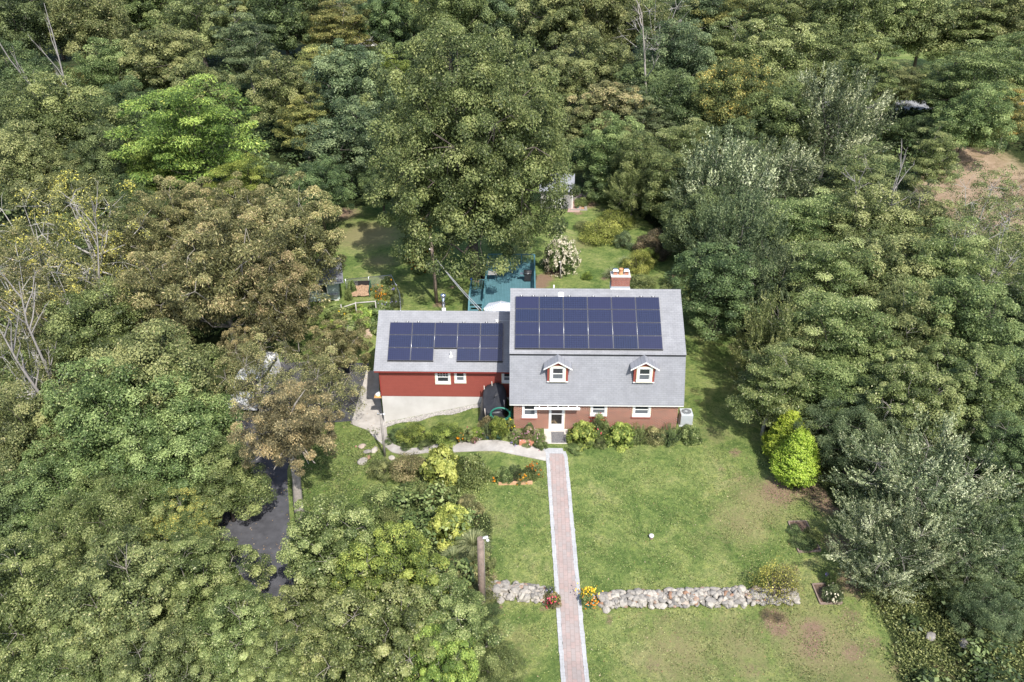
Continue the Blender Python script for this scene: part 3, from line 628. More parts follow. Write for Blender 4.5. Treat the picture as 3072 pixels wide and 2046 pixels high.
b = MB(); p = on_slope(-4.39, 1.2, S3, *WR); b.box(p[0]-.1, p[0]+.1, p[1]-.08, p[1]+.08, p[2]-.05, p[2]+.12); b.tube([(p[0]+.1, p[1]-.02, p[2]+.05), (-3.2, p[1]-.02, p[2]+.05)], .012, 5); b.build('junction_box', m_white, wing)
b = MB(); b.tube([(-8.5, 3.2, 4.3), (-8.5, 3.2, 5.02)], .15, 12, 1); b.tube([(-8.5, 3.2, 5.02), (-8.5, 3.2, 5.95)], .105, 14); b.lathe([(.12, 5.92), (.2, 5.98), (.22, 6.05), (.22, 6.12), (.2, 6.2), (.02, 6.27)], 16, 0, (-8.5, 3.2, 0)); b.tube([(-8.5, 3.2, 5.3), (-8.5, 3.2, 5.34)], .125, 14)
b.build('stove_pipe', [plain('chrome', (.8, .8, .8), .15, metal=1), m_white], wing)
# ================================================================== THINGS IN THE GARDEN
def blob(rng, r, sx=1, sy=1, sz=1, n=2, rough=.18):
    """a faceted, irregular stone: returns vertices and faces"""
    t = (1+5**.5)/2
    v = [(-1, t, 0), (1, t, 0), (-1, -t, 0), (1, -t, 0), (0, -1, t), (0, 1, t), (0, -1, -t), (0, 1, -t), (t, 0, -1), (t, 0, 1), (-t, 0, -1), (-t, 0, 1)]
    f = [(0, 11, 5), (0, 5, 1), (0, 1, 7), (0, 7, 10), (0, 10, 11), (1, 5, 9), (5, 11, 4), (11, 10, 2), (10, 7, 6), (7, 1, 8), (3, 9, 4), (3, 4, 2), (3, 2, 6), (3, 6, 8), (3, 8, 9), (4, 9, 5), (2, 4, 11), (6, 2, 10), (8, 6, 7), (9, 8, 1)]
    v = [np.array(p)/np.linalg.norm(p) for p in v]
    for _ in range(n-1):
        c = {}; nf = []
        def mid(a, b):
            k = (min(a, b), max(a, b))
            if k not in c: p = v[a]+v[b]; v.append(p/np.linalg.norm(p)); c[k] = len(v)-1
            return c[k]
        for a, b, d in f: x, y, z = mid(a, b), mid(b, d), mid(d, a); nf += [(a, x, z), (b, y, x), (d, z, y), (x, y, z)]
        f = nf
    V = np.array(v); 
    for _ in range(5):   # flat cuts make it read as broken stone
        d = unit(rng.normal(size=3)); h = rng.uniform(.55, .85); s = V@d; V = V-np.outer(np.clip(s-h, 0, None), d)
    V = V*(1+rng.normal(0, rough*.25, (len(V), 1)))*r*np.array([sx, sy, sz]); a = rng.uniform(0, 2*pi); c_, s_ = cos(a), sin(a)
    return V@np.array([[c_, s_, 0], [-s_, c_, 0], [0, 0, 1]]), f
def stonemat(name, stops):
    m, nt, b = newmat(name); a = _n(nt, 'ShaderNodeAttribute', attribute_name='tint'); c = ramp(nt, stops, a.outputs['Fac'])
    c = mix(nt, c, ramp(nt, [(.3, (.6, .6, .6)), (.7, (1.15, 1.15, 1.15))], noise(nt, 7, 6, .7, objco(nt))), .8, 'MULTIPLY'); nt.links.new(c, b.inputs['Base Color']); b.inputs['Roughness'].default_value = .85
    bump(nt, b, noise(nt, 14, 5, .7, objco(nt)), .5, .02); MATS[name] = m; return m
m_stone = stonemat('field_stone', [(0, (.13, .12, .11)), (.3, (.26, .24, .215)), (.6, (.39, .355, .305)), (.85, (.50, .455, .385)), (.97, (.33, .19, .12))])
def stone_wall(name, label, A, B_, wd, h, n, seed):
    rng = np.random.default_rng(seed); A = np.array(A[:2]); B_ = np.array(B_[:2]); d = B_-A; Ln = np.linalg.norm(d); d /= Ln; nn = np.array([-d[1], d[0]])
    c = (A+B_)/2; z0 = float(T(c[0], c[1])); root = thing(name, label, 'wall', (c[0], c[1], z0)); b = MB()
    for k in range(n):
        s = rng.uniform(0, 1); q = rng.uniform(-1, 1); hh = h*(1-.55*q*q)*(1-.5*abs(2*s-1)**6); lv = rng.random()**.5
        p = A+d*Ln*s+nn*q*wd/2; r = rng.uniform(.10, .21)*(1.35 if rng.random() > .85 else 1)
        V, f = blob(rng, r, rng.uniform(.9, 1.5), rng.uniform(.7, 1.1), rng.uniform(.55, .85)); z = float(T(p[0], p[1]))+hh*lv-.02
        b.add(V+np.array([p[0]-c[0], p[1]-c[1], z-z0]), f, 0, float(np.clip(rng.normal(.55, .22), 0, .94)) if rng.random() > .03 else 1.0)
    b.build('stones', m_stone, root)
stone_wall('stone_wall', 'short low dry-stone wall left of the brick walk, ending at the tall grey pole', at(1122, 1358), at(1258, 1372), .95, .42, 210, 1)
stone_wall('stone_wall', 'long low dry-stone wall crossing the lawn right of the brick walk', at(1378, 1383), at(1835, 1372), 1.0, .42, 620, 2)
def boulder(u, v, r, label, seed, grp, t=.55, name='boulder'):
    rng = np.random.default_rng(seed); r *= .68; p = at(u, v); V, f = blob(rng, r, 1.25, .95, .7, 3, .12); b = MB(); b.add(V, f, 0, t)
    tag(b.build(name, m_stone, None, (p[0], p[1], p[2]+r*.25)), label, 'rock', grp)
GB = 'boulders where the path leaves the drive'
for k, (u, v, r, lb, t) in enumerate(((833, 1028, .38, 'long flat pale boulder uppermost of the group beside the lamp post', .9), (845, 1040, .36, 'grey boulder just below the flat pale one beside the path', .35), (860, 1036, .42, 'broad tan boulder touching the concrete path left of the lamp post', .75), (848, 1053, .30, 'small pinkish boulder in the middle of the group left of the lamp post', 1.0), (834, 1063, .50, 'large light grey boulder lowest in the group left of the lamp post', .5), (901, 1054, .33, 'lone pale boulder right of the lamp post foot', .8), (818, 1027, .14, 'very small reddish stone at the upper left end of the boulder group', 1.0))):
    boulder(u, v, r, lb, 20+k, GB, t)
boulder(2138, 1465, .42, 'tall pale boulder at the lawn edge in the lower right undergrowth', 41, None, .35)
boulder(2215, 1480, .4, 'dark grey boulder half hidden in undergrowth at the lower right', 42, None, .2)
boulder(2075, 1140, .3, 'grey boulder in shade at the foot of the silvery tree on the right', 43, None, .3)
boulder(1007, 622, .38, 'pale boulder at the end of the orange flower bed behind the tall pole', 44, None, .6)
for k, (u, v, r, lb) in enumerate(((1087, 602, .3, 'uppermost of three grey stones on the shaded back lawn'), (1090, 611, .22, 'smallest of three grey stones on the shaded back lawn'), (1101, 610, .3, 'right of three grey stones on the shaded back lawn'))): boulder(u, v, r, lb, 50+k, 'stones on the shaded back lawn', .4)
for k, (u, v, lb) in enumerate(((850, 760, 'larger round tan stepping slab on the lawn behind the garage wing'), (846, 772, 'smaller round tan stepping slab on the lawn behind the garage wing'))):
    p = at(u, v); b = MB(); b.lathe([(.02, .05), (.42-.08*k, .05), (.46-.08*k, .02), (.46-.08*k, -.1)], 18, 0, (0, 0, 0), False); tag(b.build('stepping_slab', plain('slab_stone', (.55, .42, .31), .9, (.42, .31, .22), 5), None, (p[0], p[1], p[2]+.02)), lb, 'paving slab', 'slabs behind the garage')
# --- poles
m_wood = plain('weathered_wood', (.30, .225, .185), .85, (.17, .13, .105), 3, bmp=.4)
m_grey = plain('grey_wood', (.34, .31, .28), .85, (.22, .20, .18), 4, bmp=.3)
p = at(1108, 1392); R_ = thing('utility_pole', 'thick weathered wooden pole with a white floodlight on top, beside the short stone wall', 'pole', p)
b = MB(); b.tube([(0, 0, -.5), (0, 0, 2.2), (.02, 0, 5.05)], [.215, .19, .175], 14, 0); b.build('pole', m_wood, R_)
b = MB()
for a, z, r in ((-.9, 1.0, .02), (-1.7, 2.6, .02), (-1.2, 3.4, .018), (-2.2, 1.8, .02)): b.tube([(.2*cos(a), .2*sin(a), z), (.25*cos(a), .25*sin(a), z+.02)], r, 6)
b.tube([(.21, -.05, .1), (.205, -.05, 4.9)], .018, 6); b.build('conduit', m_grey, R_)
b = MB(); b.tube([(.05, 0, 5.0), (.3, -.03, 5.08)], .03, 6); b.lathe([(.03, .12), (.07, .08), (.10, 0), (.02, -.01)], 10, 0, (.40, -.08, 4.98)); b.lathe([(.03, .12), (.07, .08), (.10, 0), (.02, -.01)], 10, 0, (.34, .12, 5.0)); b.lathe([(0, .0), (.07, .02), (.08, .1), (.0, .13)], 10, 0, (.22, -.02, 5.05)); b.build('floodlight', m_white, R_)
p = at(885, 1050); H = float(aty(877, 952, p[1])[2]-p[2]); R_ = thing('lamp_post', 'thin grey wooden post with a small lamp, beside the bend of the concrete path', 'post', p)
b = MB(); b.tube([(0, 0, -.4), (0, 0, H)], [.085, .075], 10); b.build('post', m_grey, R_)
b = MB(); b.tube([(-.17, 0, H), (.17, 0, H)], .025, 6); b.lathe([(0, -.07), (.05, -.06), (.055, .05), (0, .08)], 10, 0, (-.19, 0, H+.03)); b.build('bracket', m_metal, R_)
b = MB(); b.lathe([(0, -.09), (.07, -.06), (.09, 0), (.07, .06), (0, .09)], 12, 0, (.23, 0, H)); b.build('lamp_globe', m_white, R_)
p = at(1004, 695); H = 6.9; R_ = thing('utility_pole', 'tall brown wooden pole behind the garage wing with wires down to the house', 'pole', p)
b = MB(); b.tube([(0, 0, -.4), (-.1, 0, H*.5), (-.24, 0, H)], [.17, .15, .12], 12); b.build('pole', m_wood, R_)
b = MB(); b.lathe([(0, .1), (.06, .06), (.08, -.02), (0, -.02)], 10, 0, (-.36, -.05, H-1.6)); b.tube([(-.2, 0, H-1.5), (-.36, -.05, H-1.55)], .02, 5); b.build('lamp', m_white, R_)
b = MB(); e0 = Vector((-.16, -.1, 4.95)); 
for dx in (0, .22):
    e1 = Vector((-5.9-p[0]+dx, 4.0-p[1], 4.5-p[2])); pts = []
    for k in range(11): s = k/10; q = e0.lerp(e1, s); q.z -= .35*4*s*(1-s)*.6; pts.append(tuple(q))
    b.tube(pts, .028, 5)
b.build('cable', plain('cable_grey', (.5, .5, .5), .5), R_)
p = at(1288, 640); R_ = thing('lamp_post', 'short grey post with a small white fitting under the cream-flowered tree', 'post', p)
H = float(aty(1289, 600, p[1])[2]-p[2]); b = MB(); b.tube([(0, 0, -.3), (0, 0, H)], .07, 8); b.build('post', m_grey, R_)
b = MB(); b.lathe([(0, -.06), (.08, -.04), (.08, .06), (0, .1)], 10, 0, (-.12, -.05, H-.1)); b.build('lamp', m_white, R_)
# --- condenser unit
p = (9.03, -4.35, float(T(9.03, -4.35))); R_ = thing('air_conditioner', 'pale grey square air conditioning unit against the right end of the brick house', 'air conditioner', p)
m_ac = plain('ac_paint', (.56, .59, .59), .5, (.50, .53, .53), 3)
b = MB(); b.box(-.42, .42, -.42, .42, .06, .95); b.box(-.5, .5, -.5, .5, -.1, .055); b.build('cabinet', m_ac, R_, bevel=.03)
b = MB(); b.disc((0, 0, .956), .34, 28, 0); 
b.build('fan_well', m_blk, R_)
b = MB()
for r in (.12, .2, .28, .34): b.tube([(r*cos(a), r*sin(a), .972) for a in np.linspace(0, 2*pi, 25)], .008, 4, cap=False)
for a in np.arange(0, 2*pi, pi/8): b.tube([(.05*cos(a), .05*sin(a), .98), (.35*cos(a), .35*sin(a), .975)], .007, 4)
b.disc((0, 0, .985), .07, 12); b.build('fan_grille', m_ac, R_)
b = MB()
for k in range(12): b.box(-.425, .425, -.428, -.42, .16+k*.06, .18+k*.06)
b.build('louvre', plain('ac_dark', (.40, .43, .43), .6), R_)
# --- doormat and cat
m_mat, nt, b_ = newmat('doormat'); co = objco(nt)
wv = _n(nt, 'ShaderNodeTexWave', wave_type='RINGS', rings_direction='SPHERICAL', i_Scale=4.2, i_Distortion=3.5, i_Detail=2, i_Detail_Scale=3); nt.links.new(co, wv.inputs['Vector'])
nt.links.new(ramp(nt, [(.45, (.045, .043, .045)), (.62, (.30, .29, .28))], wv.outputs['Fac']), b_.inputs['Base Color']); b_.inputs['Roughness'].default_value = .95
b = MB(); b.box(-.42, .48, -.62, .62, 0, .018); tag(b.build('doormat', m_mat, None, (-.03, -6.2, .004)), 'dark patterned doormat on the concrete step below the white front door', 'doormat')
def skin_body(name, chain, edges, radii, mat, parent=None, loc=None, sub=2):
    me = bpy.data.meshes.new(name); me.from_pydata(chain, edges, []); me.materials.append(mat); o = link(name, me, parent, loc)
    md = o.modifiers.new('skin', 'SKIN'); md.use_smooth_shade = True
    sv = me.skin_vertices.new(name='skin').data if not me.skin_vertices else me.skin_vertices[0].data
    for k, r in enumerate(radii): sv[k].radius = (r, r) if not hasattr(r, '__len__') else r
    sv[0].use_root = True; s2 = o.modifiers.new('sub', 'SUBSURF'); s2.levels = sub; s2.render_levels = sub; return o
R_ = thing('cat', 'brown and white cat sitting inside behind the glass of the front door', 'cat', (-.25, -4.93, .05))
m_cat, nt, b_ = newmat('cat_fur'); s_ = _n(nt, 'ShaderNodeSeparateXYZ'); nt.links.new(objco(nt), s_.inputs[0])
tab = ramp(nt, [(.35, (.10, .06, .035)), (.6, (.40, .26, .15))], noise(nt, 22, 4, .6, objco(nt), 1.5))
nt.links.new(mix(nt, tab, (.80, .76, .70), ramp(nt, [(.45, (0, 0, 0)), (.55, (1, 1, 1))], math_(nt, 'SUBTRACT', .42, math_(nt, 'MULTIPLY', math_(nt, 'ADD', s_.outputs[1], .1), 3)))), b_.inputs['Base Color']); b_.inputs['Roughness'].default_value = .8
V = [(0, .12, .10), (0, .08, .22), (0, .0, .33), (0, -.03, .40), (0, -.06, .45), (0, -.12, .44), (-.05, -.05, .17), (-.05, -.08, .02), (-.05, -.13, .015), (.05, -.05, .17), (.05, -.08, .02), (.05, -.13, .015), (-.11, .06, .06), (-.10, -.03, .03), (.11, .06, .06), (.10, -.03, .03), (.05, .24, .04), (.18, .25, .03), (.25, .15, .03)]
E_ = [(0, 1), (1, 2), (2, 3), (3, 4), (4, 5), (2, 6), (6, 7), (7, 8), (2, 9), (9, 10), (10, 11), (0, 12), (12, 13), (0, 14), (14, 15), (0, 16), (16, 17), (17, 18)]
skin_body('body', V, E_, [.12, .11, .085, .06, .078, .04, .035, .025, .022, .035, .025, .022, .06, .03, .06, .03, .03, .022, .015], m_cat, R_)
b = MB()
for sx in (-1, 1): b.add([(sx*.065, -.04, .49), (sx*.02, -.045, .52), (sx*.058, -.03, .575), (sx*.045, -.015, .50)], [(0, 1, 2), (1, 3, 2), (3, 0, 2)])
b.build('ears', m_cat, R_)
b = MB()
for sx in (-1, 1): b.lathe([(0, -.011), (.011, 0), (0, .011)], 8, 0, (sx*.03, -.127, .47))
b.lathe([(0, -.008), (.009, 0), (0, .008)], 8, 0, (0, -.162, .445)); b.build('eyes_and_nose', m_blk, R_)
# --- tarpaulin covered heap between wing and house, hose coil on it
m_tarp = plain('black_tarp', (.032, .033, .038), .45, (.022, .023, .027), 2.5, bmp=.6, spec=.5)
zt = float(T(-4.5, -3.2)); R_ = thing('covered_woodpile', 'bulky heap under a black sheet in the corner between red wing and brick wall', 'covered heap', (-4.45, -3.1, zt))
rng = np.random.default_rng(9)
NU, NV = 26, 18; vs = []
for j in range(NV):
    for i in range(NU):
        a = 2*pi*i/NU; lv = j/(NV-1)
        cx_, cy_ = cos(a), sin(a); rr = (abs(cx_)**3.2+abs(cy_)**3.2)**(-1/3.2)
        if lv < .55: s = 1+.16*(1-lv/.55)+.06*sin(5*a+2)*(1-lv/.55)+.04*sin(11*a)*(1-lv/.55); z = lv/.55
        else: s = 1-(lv-.55)/.45; z = 1+.06*sin(3*cx_*s+1)+.05*cy_*s
        x = cx_*rr*.82*s; y = cy_*rr*1.22*s; zz = z*(1.25+.42*np.clip(y/1.2, -1, 1))+rng.normal(0, .018)
        vs.append((x-.12*z*0+.02*rng.normal()-.16*(1-z)*(cx_ < 0), y, zz-.15*(1-min(z, 1))))
b = MB(); b.add(vs, [(j*NU+i, j*NU+(i+1) % NU, (j+1)*NU+(i+1) % NU, (j+1)*NU+i) for j in range(NV-1) for i in range(NU)], 0, .5, True); b.build('tarpaulin', m_tarp, R_)
for x, y, z0, z1 in ((-.75, .75, .9, 1.75), (-.2, .95, 1.3, 2.0), (-.62, -1.24, .45, 1.15), (.72, -.72, .9, 1.55)): b = MB(); b.tube([(x, y, z0), (x-.03, y, z1)], .035, 6); b.build('stake', plain('pale_stake', (.55, .48, .42), .8), R_)
V = [(.15*0, 0, 0)]
m_hose = plain('green_hose', (.04, .22, .155), .4, (.045, .26, .18), 3)
pts = []
rng = np.random.default_rng(4)
for k in range(170):
    a = 2*pi*k/34; r = .62+.03*sin(a*.37+k*.01)+.03*(k//34); 
    pts.append((r*cos(a)+.02*rng.normal()*.3, -.13-.02*(k//34)+.03*sin(a*1.3), .62+.50*r/.62*sin(a)*.95))
hc = (-4.0, -4.42, zt+.25); b = MB(); b.tube(pts, .024, 6)
b.tube([pts[-1], (.75, .15, .9), (.85, .1, .3), (.8, -.1, -.2)], .024, 6)
tag(b.build('garden_hose', m_hose, None, hc), 'coiled green garden hose hanging on the front of the black covered heap', 'hose')
# --- gravel along the wing foundation
m_grav = stonemat('gravel_stone', [(0, (.35, .33, .31)), (.5, (.55, .51, .47)), (1, (.72, .69, .64))])
rng = np.random.default_rng(12); n = 5200; sx = rng.uniform(-12.9, -5.1, n); q = rng.random(n); wdt = .55+.15*np.sin(sx*2.3); sy = -1.72-q*wdt
tetra = np.array([(1, 1, 1), (1, -1, -1), (-1, 1, -1), (-1, -1, 1)])*.6; pos = np.stack([sx, sy, T(sx, sy)+.03], 1)
rot = unit(rng.normal(size=(n, 3))); cov = pos[:, None]+(tetra[None]+rng.normal(0, .35, (n, 4, 3)))*rng.uniform(.022, .05, (n, 1, 1))
fcs = (np.arange(n)[:, None, None]*4+np.array([(0, 1, 2), (0, 3, 1), (0, 2, 3), (1, 3, 2)])[None]).ravel()
gv = link('gravel', mesh_np('gravel', cov.reshape(-1, 3), fcs, 3, {'tint': ('FACE', np.repeat(rng.random(n), 4))}, (m_grav,))); gv['kind'] = 'stuff'; gv['label'] = 'strip of pale gravel along the foot of the garage foundation'
rng = np.random.default_rng(8); n = 420; x = rng.uniform(-6, 17, n); y = rng.uniform(-34, -8, n); co, ti = leaves(rng, np.stack([x, y, T(x, y)+.03], 1), rng.normal(size=(n, 3))*.3+[0, 0, 1], rng.uniform(.05, .12, n), rng.uniform(.04, .08, n), rng.random(n))
fl = link('fallen_leaves', mesh_np('fallen_leaves', co, np.arange(len(co)), 4, {'tint': ('FACE', ti)}, (stonemat('dry_leaf', [(0, (.22, .13, .06)), (.6, (.38, .24, .12)), (1, (.55, .45, .3))]),))); fl['kind'] = 'stuff'; fl['label'] = 'scattered dry leaves lying on the front lawn'
rng = np.random.default_rng(18); n = 900; x = rng.uniform(-24, -13, n); y = rng.uniform(-20, 6, n); co, ti = leaves(rng, np.stack([x, y, T(x, y)+.06], 1), rng.normal(size=(n, 3))*.2+[0, 0, 1], rng.uniform(.06, .14, n), rng.uniform(.05, .09, n), rng.random(n))
fl2 = link('leaf_litter', mesh_np('leaf_litter', co, np.arange(len(co)), 4, {'tint': ('FACE', ti)}, (MATS['dry_leaf'],))); fl2['kind'] = 'stuff'; fl2['label'] = 'dry leaves scattered over the asphalt drive'
# --- yard vent, beds
p = at(1497, 1237); b = MB(); b.lathe([(.12, -.1), (.12, .17)], 14, 1); b.lathe([(.15, .17), (.15, .23), (.10, .28), (0, .29)], 14, 0); tag(b.build('vent_cap', [m_white, plain('vent_body', (.25, .18, .15), .7)], None, p), 'small white capped vent pipe alone in the middle of the front lawn', 'vent')
m_soil = plain('bed_soil', (.15, .10, .07), .95, (.08, .055, .04), 6, bmp=.5)
m_board = plain('bed_board', (.30, .22, .18), .8, (.2, .15, .12), 5)
m_board2 = plain('cedar_board', (.62, .38, .22), .7, (.5, .29, .17), 5)
def bed(name, label, q, bw=.07, h=.16, mat=m_board, open_=None):
    q = [np.array(at(*a)[:2]) for a in q]; c = sum(q)/len(q); z0 = float(T(*c)); R_ = thing(name, label, 'garden bed', (c[0], c[1], z0))
    b = MB(); n = len(q); zz = [float(T(*a))-z0 for a in q]
    for i in range(n):
        if open_ and i in open_: continue
        a, d = q[i]-c, q[(i+1) % n]-c; t = (d-a)/np.linalg.norm(d-a); nn = np.array([-t[1], t[0]])*bw/2
        b.hexa([(*(a-nn), zz[i]-.1), (*(d-nn), zz[(i+1) % n]-.1), (*(d+nn), zz[(i+1) % n]-.1), (*(a+nn), zz[i]-.1), (*(a-nn), zz[i]+h), (*(d-nn), zz[(i+1) % n]+h), (*(d+nn), zz[(i+1) % n]+h), (*(a+nn), zz[i]+h)])
    b.build('border', mat, R_); b = MB(); b.add([(*(a-c), z+.05) for a, z in zip(q, zz)], [tuple(range(n))]); b.build('soil', m_soil, R_); return R_
# ---------------------------------------------------------------- leaf materials
LM = {
 'mg': leafmat('leaf_maple', (.034, .052, .017), (.072, .100, .032), (.135, .16, .062), (.21, .22, .11), .03),
 'dg': leafmat('leaf_dark', (.024, .038, .015), (.048, .072, .026), (.094, .122, .048), (.16, .18, .09), .02),
 'bg': leafmat('leaf_bluegreen', (.028, .042, .02), (.056, .08, .036), (.112, .135, .066), (.2, .22, .13), .03),
 'ol': leafmat('leaf_olive', (.038, .05, .018), (.08, .098, .034), (.15, .16, .068), (.22, .2, .1), .03),
 'yg': leafmat('leaf_yellowgreen', (.042, .066, .014), (.092, .13, .027), (.17, .205, .052), (.27, .26, .06), .03, .32),
 'go': leafmat('leaf_golden', (.05, .062, .018), (.105, .118, .035), (.19, .185, .065), (.28, .24, .08), .04, .3),
 'lg': leafmat('leaf_light', (.04, .058, .018), (.085, .112, .036), (.165, .185, .075), (.28, .28, .16), .04, .32),
 'sv': leafmat('leaf_silver', (.032, .046, .022), (.072, .092, .043), (.155, .17, .092), (.32, .33, .21), .14, .2, .4),
 'br': leafmat('leaf_brown', (.042, .046, .018), (.086, .088, .035), (.16, .152, .07), (.26, .21, .11), .07, .2),
 'rb': leafmat('leaf_russet', (.046, .043, .022), (.095, .084, .042), (.18, .152, .084), (.28, .2, .10), .06, .2),
 'or': leafmat('leaf_orange', (.044, .062, .02), (.092, .112, .036), (.18, .178, .06), (.32, .24, .06), .08, .3),
 'ye': leafmat('leaf_yellow', (.045, .055, .022), (.092, .10, .042), (.18, .175, .075), (.36, .32, .07), .10, .3),
 'cy': leafmat('leaf_cypress', (.052, .085, .010), (.11, .16, .016), (.18, .24, .032), (.25, .29, .05), .04, .3),
 'ch': leafmat('leaf_chartreuse', (.065, .085, .018), (.135, .16, .035), (.22, .235, .065), (.28, .28, .09), .04, .3),
 'eg': leafmat('leaf_evergreen', (.03, .05, .012), (.075, .10, .022), (.15, .175, .04), (.22, .23, .07), .04, .3),
 'gd': leafmat('leaf_gold_conifer', (.07, .07, .018), (.15, .14, .035), (.25, .22, .06), (.3, .26, .08), .03, .25),
 'gr': leafmat('leaf_grass', (.07, .09, .04), (.14, .165, .08), (.24, .26, .15), None, 0, .3),
 'dk': leafmat('leaf_darkbrown', (.03, .026, .014), (.06, .05, .028), (.11, .085, .05), None, 0, .15),
 'wh': leafmat('bloom_cream', (.55, .50, .36), (.72, .66, .5), (.85, .8, .68), None, 0, .2),
 'pk': leafmat('bloom_pink', (.55, .2, .28), (.72, .36, .44), (.82, .6, .66), None, 0, .2),
 'rd': leafmat('bloom_red', (.5, .03, .04), (.7, .06, .1), (.8, .2, .3), None, 0, .2),
 'ora': leafmat('bloom_orange', (.6, .16, .01), (.85, .28, .01), (.9, .42, .03), None, 0, .2),
 'yel': leafmat('bloom_yellow', (.7, .45, .02), (.85, .6, .02), (.9, .72, .1), None, 0, .2),
 'vio': leafmat('bloom_violet', (.16, .12, .4), (.3, .25, .6), (.55, .5, .75), None, 0, .2)}
m_bark = plain('bark', (.16, .13, .11), .9, (.085, .07, .06), 5, bmp=.6)
m_bark2 = plain('bark_pale', (.42, .38, .33), .85, (.24, .21, .18), 4, bmp=.5)
m_bark3 = plain('bark_silver', (.55, .52, .48), .8, (.38, .35, .32), 4, bmp=.4)
BR = np.random.default_rng(50)
def puff(name, seed, n, L, asp, style='dome', sx=1, sy=1, sz=1, ncl=26, rc=.3, zc=.55, per=None):
    """small shrub mesh about 1 m in radius"""
    rng = np.random.default_rng(seed); d = unit(rng.normal(size=(ncl, 3))+np.array([0, 0, .35])); d[:, 2] = np.abs(d[:, 2])*1.0-.12*(rng.random(ncl))
    C = d*rng.uniform(.6, .82, (ncl, 1))*np.array([sx, sy, sz]); C[:, 2] += zc*0+.12
    co, ti = clump_leaves(rng, C, d, np.full(ncl, rc)*rng.uniform(.8, 1.2, ncl), n//ncl, L, asp, style)
    m = n//6; q = unit(rng.normal(size=(m, 3)))*rng.random((m, 1))**.33*.7*np.array([sx, sy, sz]); q[:, 2] = np.abs(q[:, 2]); c2, t2 = leaves(rng, q, rng.normal(size=(m, 3)), np.full(m, L*1.3), np.full(m, L*asp*1.3), rng.random(m)*.4)
    co = np.vstack([co, c2]); return mesh_np(name, co, np.arange(len(co)), 4, {'tint': ('FACE', np.append(ti, t2))})
SH = {'airy': puff('foliage', 9, 2600, .05, .5, 'loose', ncl=60, rc=.3), 'round': puff('foliage', 1, 6500, .125, .62, rc=.26, ncl=34), 'round2': puff('foliage', 2, 9000, .10, .5, 'loose', ncl=30), 'tiers': puff('foliage', 3, 9500, .07, .35, 'flat', sz=.8, ncl=34, rc=.38),
      'fine': puff('foliage', 4, 11000, .055, .4, 'dome', ncl=48, rc=.24), 'wild': puff('foliage', 5, 5000, .11, .35, 'loose', ncl=22, rc=.42), 'shoots': puff('foliage', 6, 7000, .09, .3, 'shoot', ncl=24, rc=.4),
      'big': puff('foliage', 7, 3600, .17, .75, 'dome', ncl=26, rc=.33)}
tw = MB(); rng = np.random.default_rng(2)
for k in range(14):
    d = unit(rng.normal(size=3)+np.array([0, 0, .9])); d[2] = abs(d[2]); tw.tube([(0, 0, -.1), tuple(d*.35+rng.normal(0, .04, 3)), tuple(d*.8)], [.03, .02, .008], 5, cap=False)
tw0 = None
def omat(o, mat):
    if not o.data.materials: o.data.materials.append(mat)
    o.material_slots[0].link = 'OBJECT'; o.material_slots[0].material = mat
def shrub(u, v, rw, h, kind, mat, label, name='shrub', cat='shrub', group=None, flow=None, pos=None, ry=None, stem=True):
    """shrub standing with its base at the picture point; rw half width, h height in metres"""
    global tw0
    p = at(u, v) if pos is None else pos; R_ = thing(name, label, cat, p, BR.uniform(0, 6.28), group, (rw, ry or rw, h))
    o = link('foliage', SH[kind], R_); omat(o, LM[mat])
    if stem:
        if tw0 is None: t = tw.build('stems', m_bark, R_); tw0 = t.data
        else: link('stems', tw0, R_)
    if flow:
        fm, n, fs = flow; rng = np.random.default_rng(int(abs(u)*7+abs(v))); d = unit(rng.normal(size=(n, 3))+np.array([0, -.35, .5])); d[:, 2] = np.abs(d[:, 2])
        C = d*rng.uniform(.82, 1.08, (n, 1)); C[:, 2] += .1; co = []; ti = []
        for c, dd in zip(C, d):
            cc, tt = leaves(rng, c+rng.normal(0, .35, (6, 3))*fs/np.array([rw, rw, h]), dd+rng.normal(0, .35, (6, 3)), np.full(6, fs*1.2/rw), np.full(6, fs/rw), rng.random(6)*.9); co.append(cc); ti.append(tt)
        me = mesh_np('blooms', np.vstack(co), np.arange(len(co)*24), 4, {'tint': ('FACE', np.concatenate(ti))}, (LM[fm],)); link('blooms', me, R_)
    return R_
def grassy(u, v, n, H, spread, mat, label, name='ornamental_grass', cat='grass clump', pos=None):
    rng = np.random.default_rng(int(u+v)); p = at(u, v) if pos is None else pos; R_ = thing(name, label, cat, p); co = []
    a = rng.uniform(0, 2*pi, n); l = H*rng.uniform(.6, 1.1, n); sp = spread*rng.uniform(.2, 1, n); segs = 5; V_ = []; F_ = []; 
    for k in range(n):
        d = np.array([cos(a[k]), sin(a[k])]); w_ = np.array([-d[1], d[0]])*.008*H
        for s in range(segs+1):
            t = s/segs; c = np.array([*(d*sp[k]*t**1.5+d*.05), l[k]*(t-.75*t**2.6*sp[k]/spread)]); ww = w_*(1-t*.85)
            V_ += [(c[0]-ww[0], c[1]-ww[1], c[2]), (c[0]+ww[0], c[1]+ww[1], c[2])]
        b0 = len(V_)-2*(segs+1); F_ += [b0+2*s+j for s in range(segs) for j in (0, 1, 3, 2)]
    link('blades', mesh_np('blades', np.array(V_), np.array(F_), 4, {'tint': ('FACE', np.repeat(rng.random(n)*.9+.05, segs))}, (LM[mat],)), R_); return R_
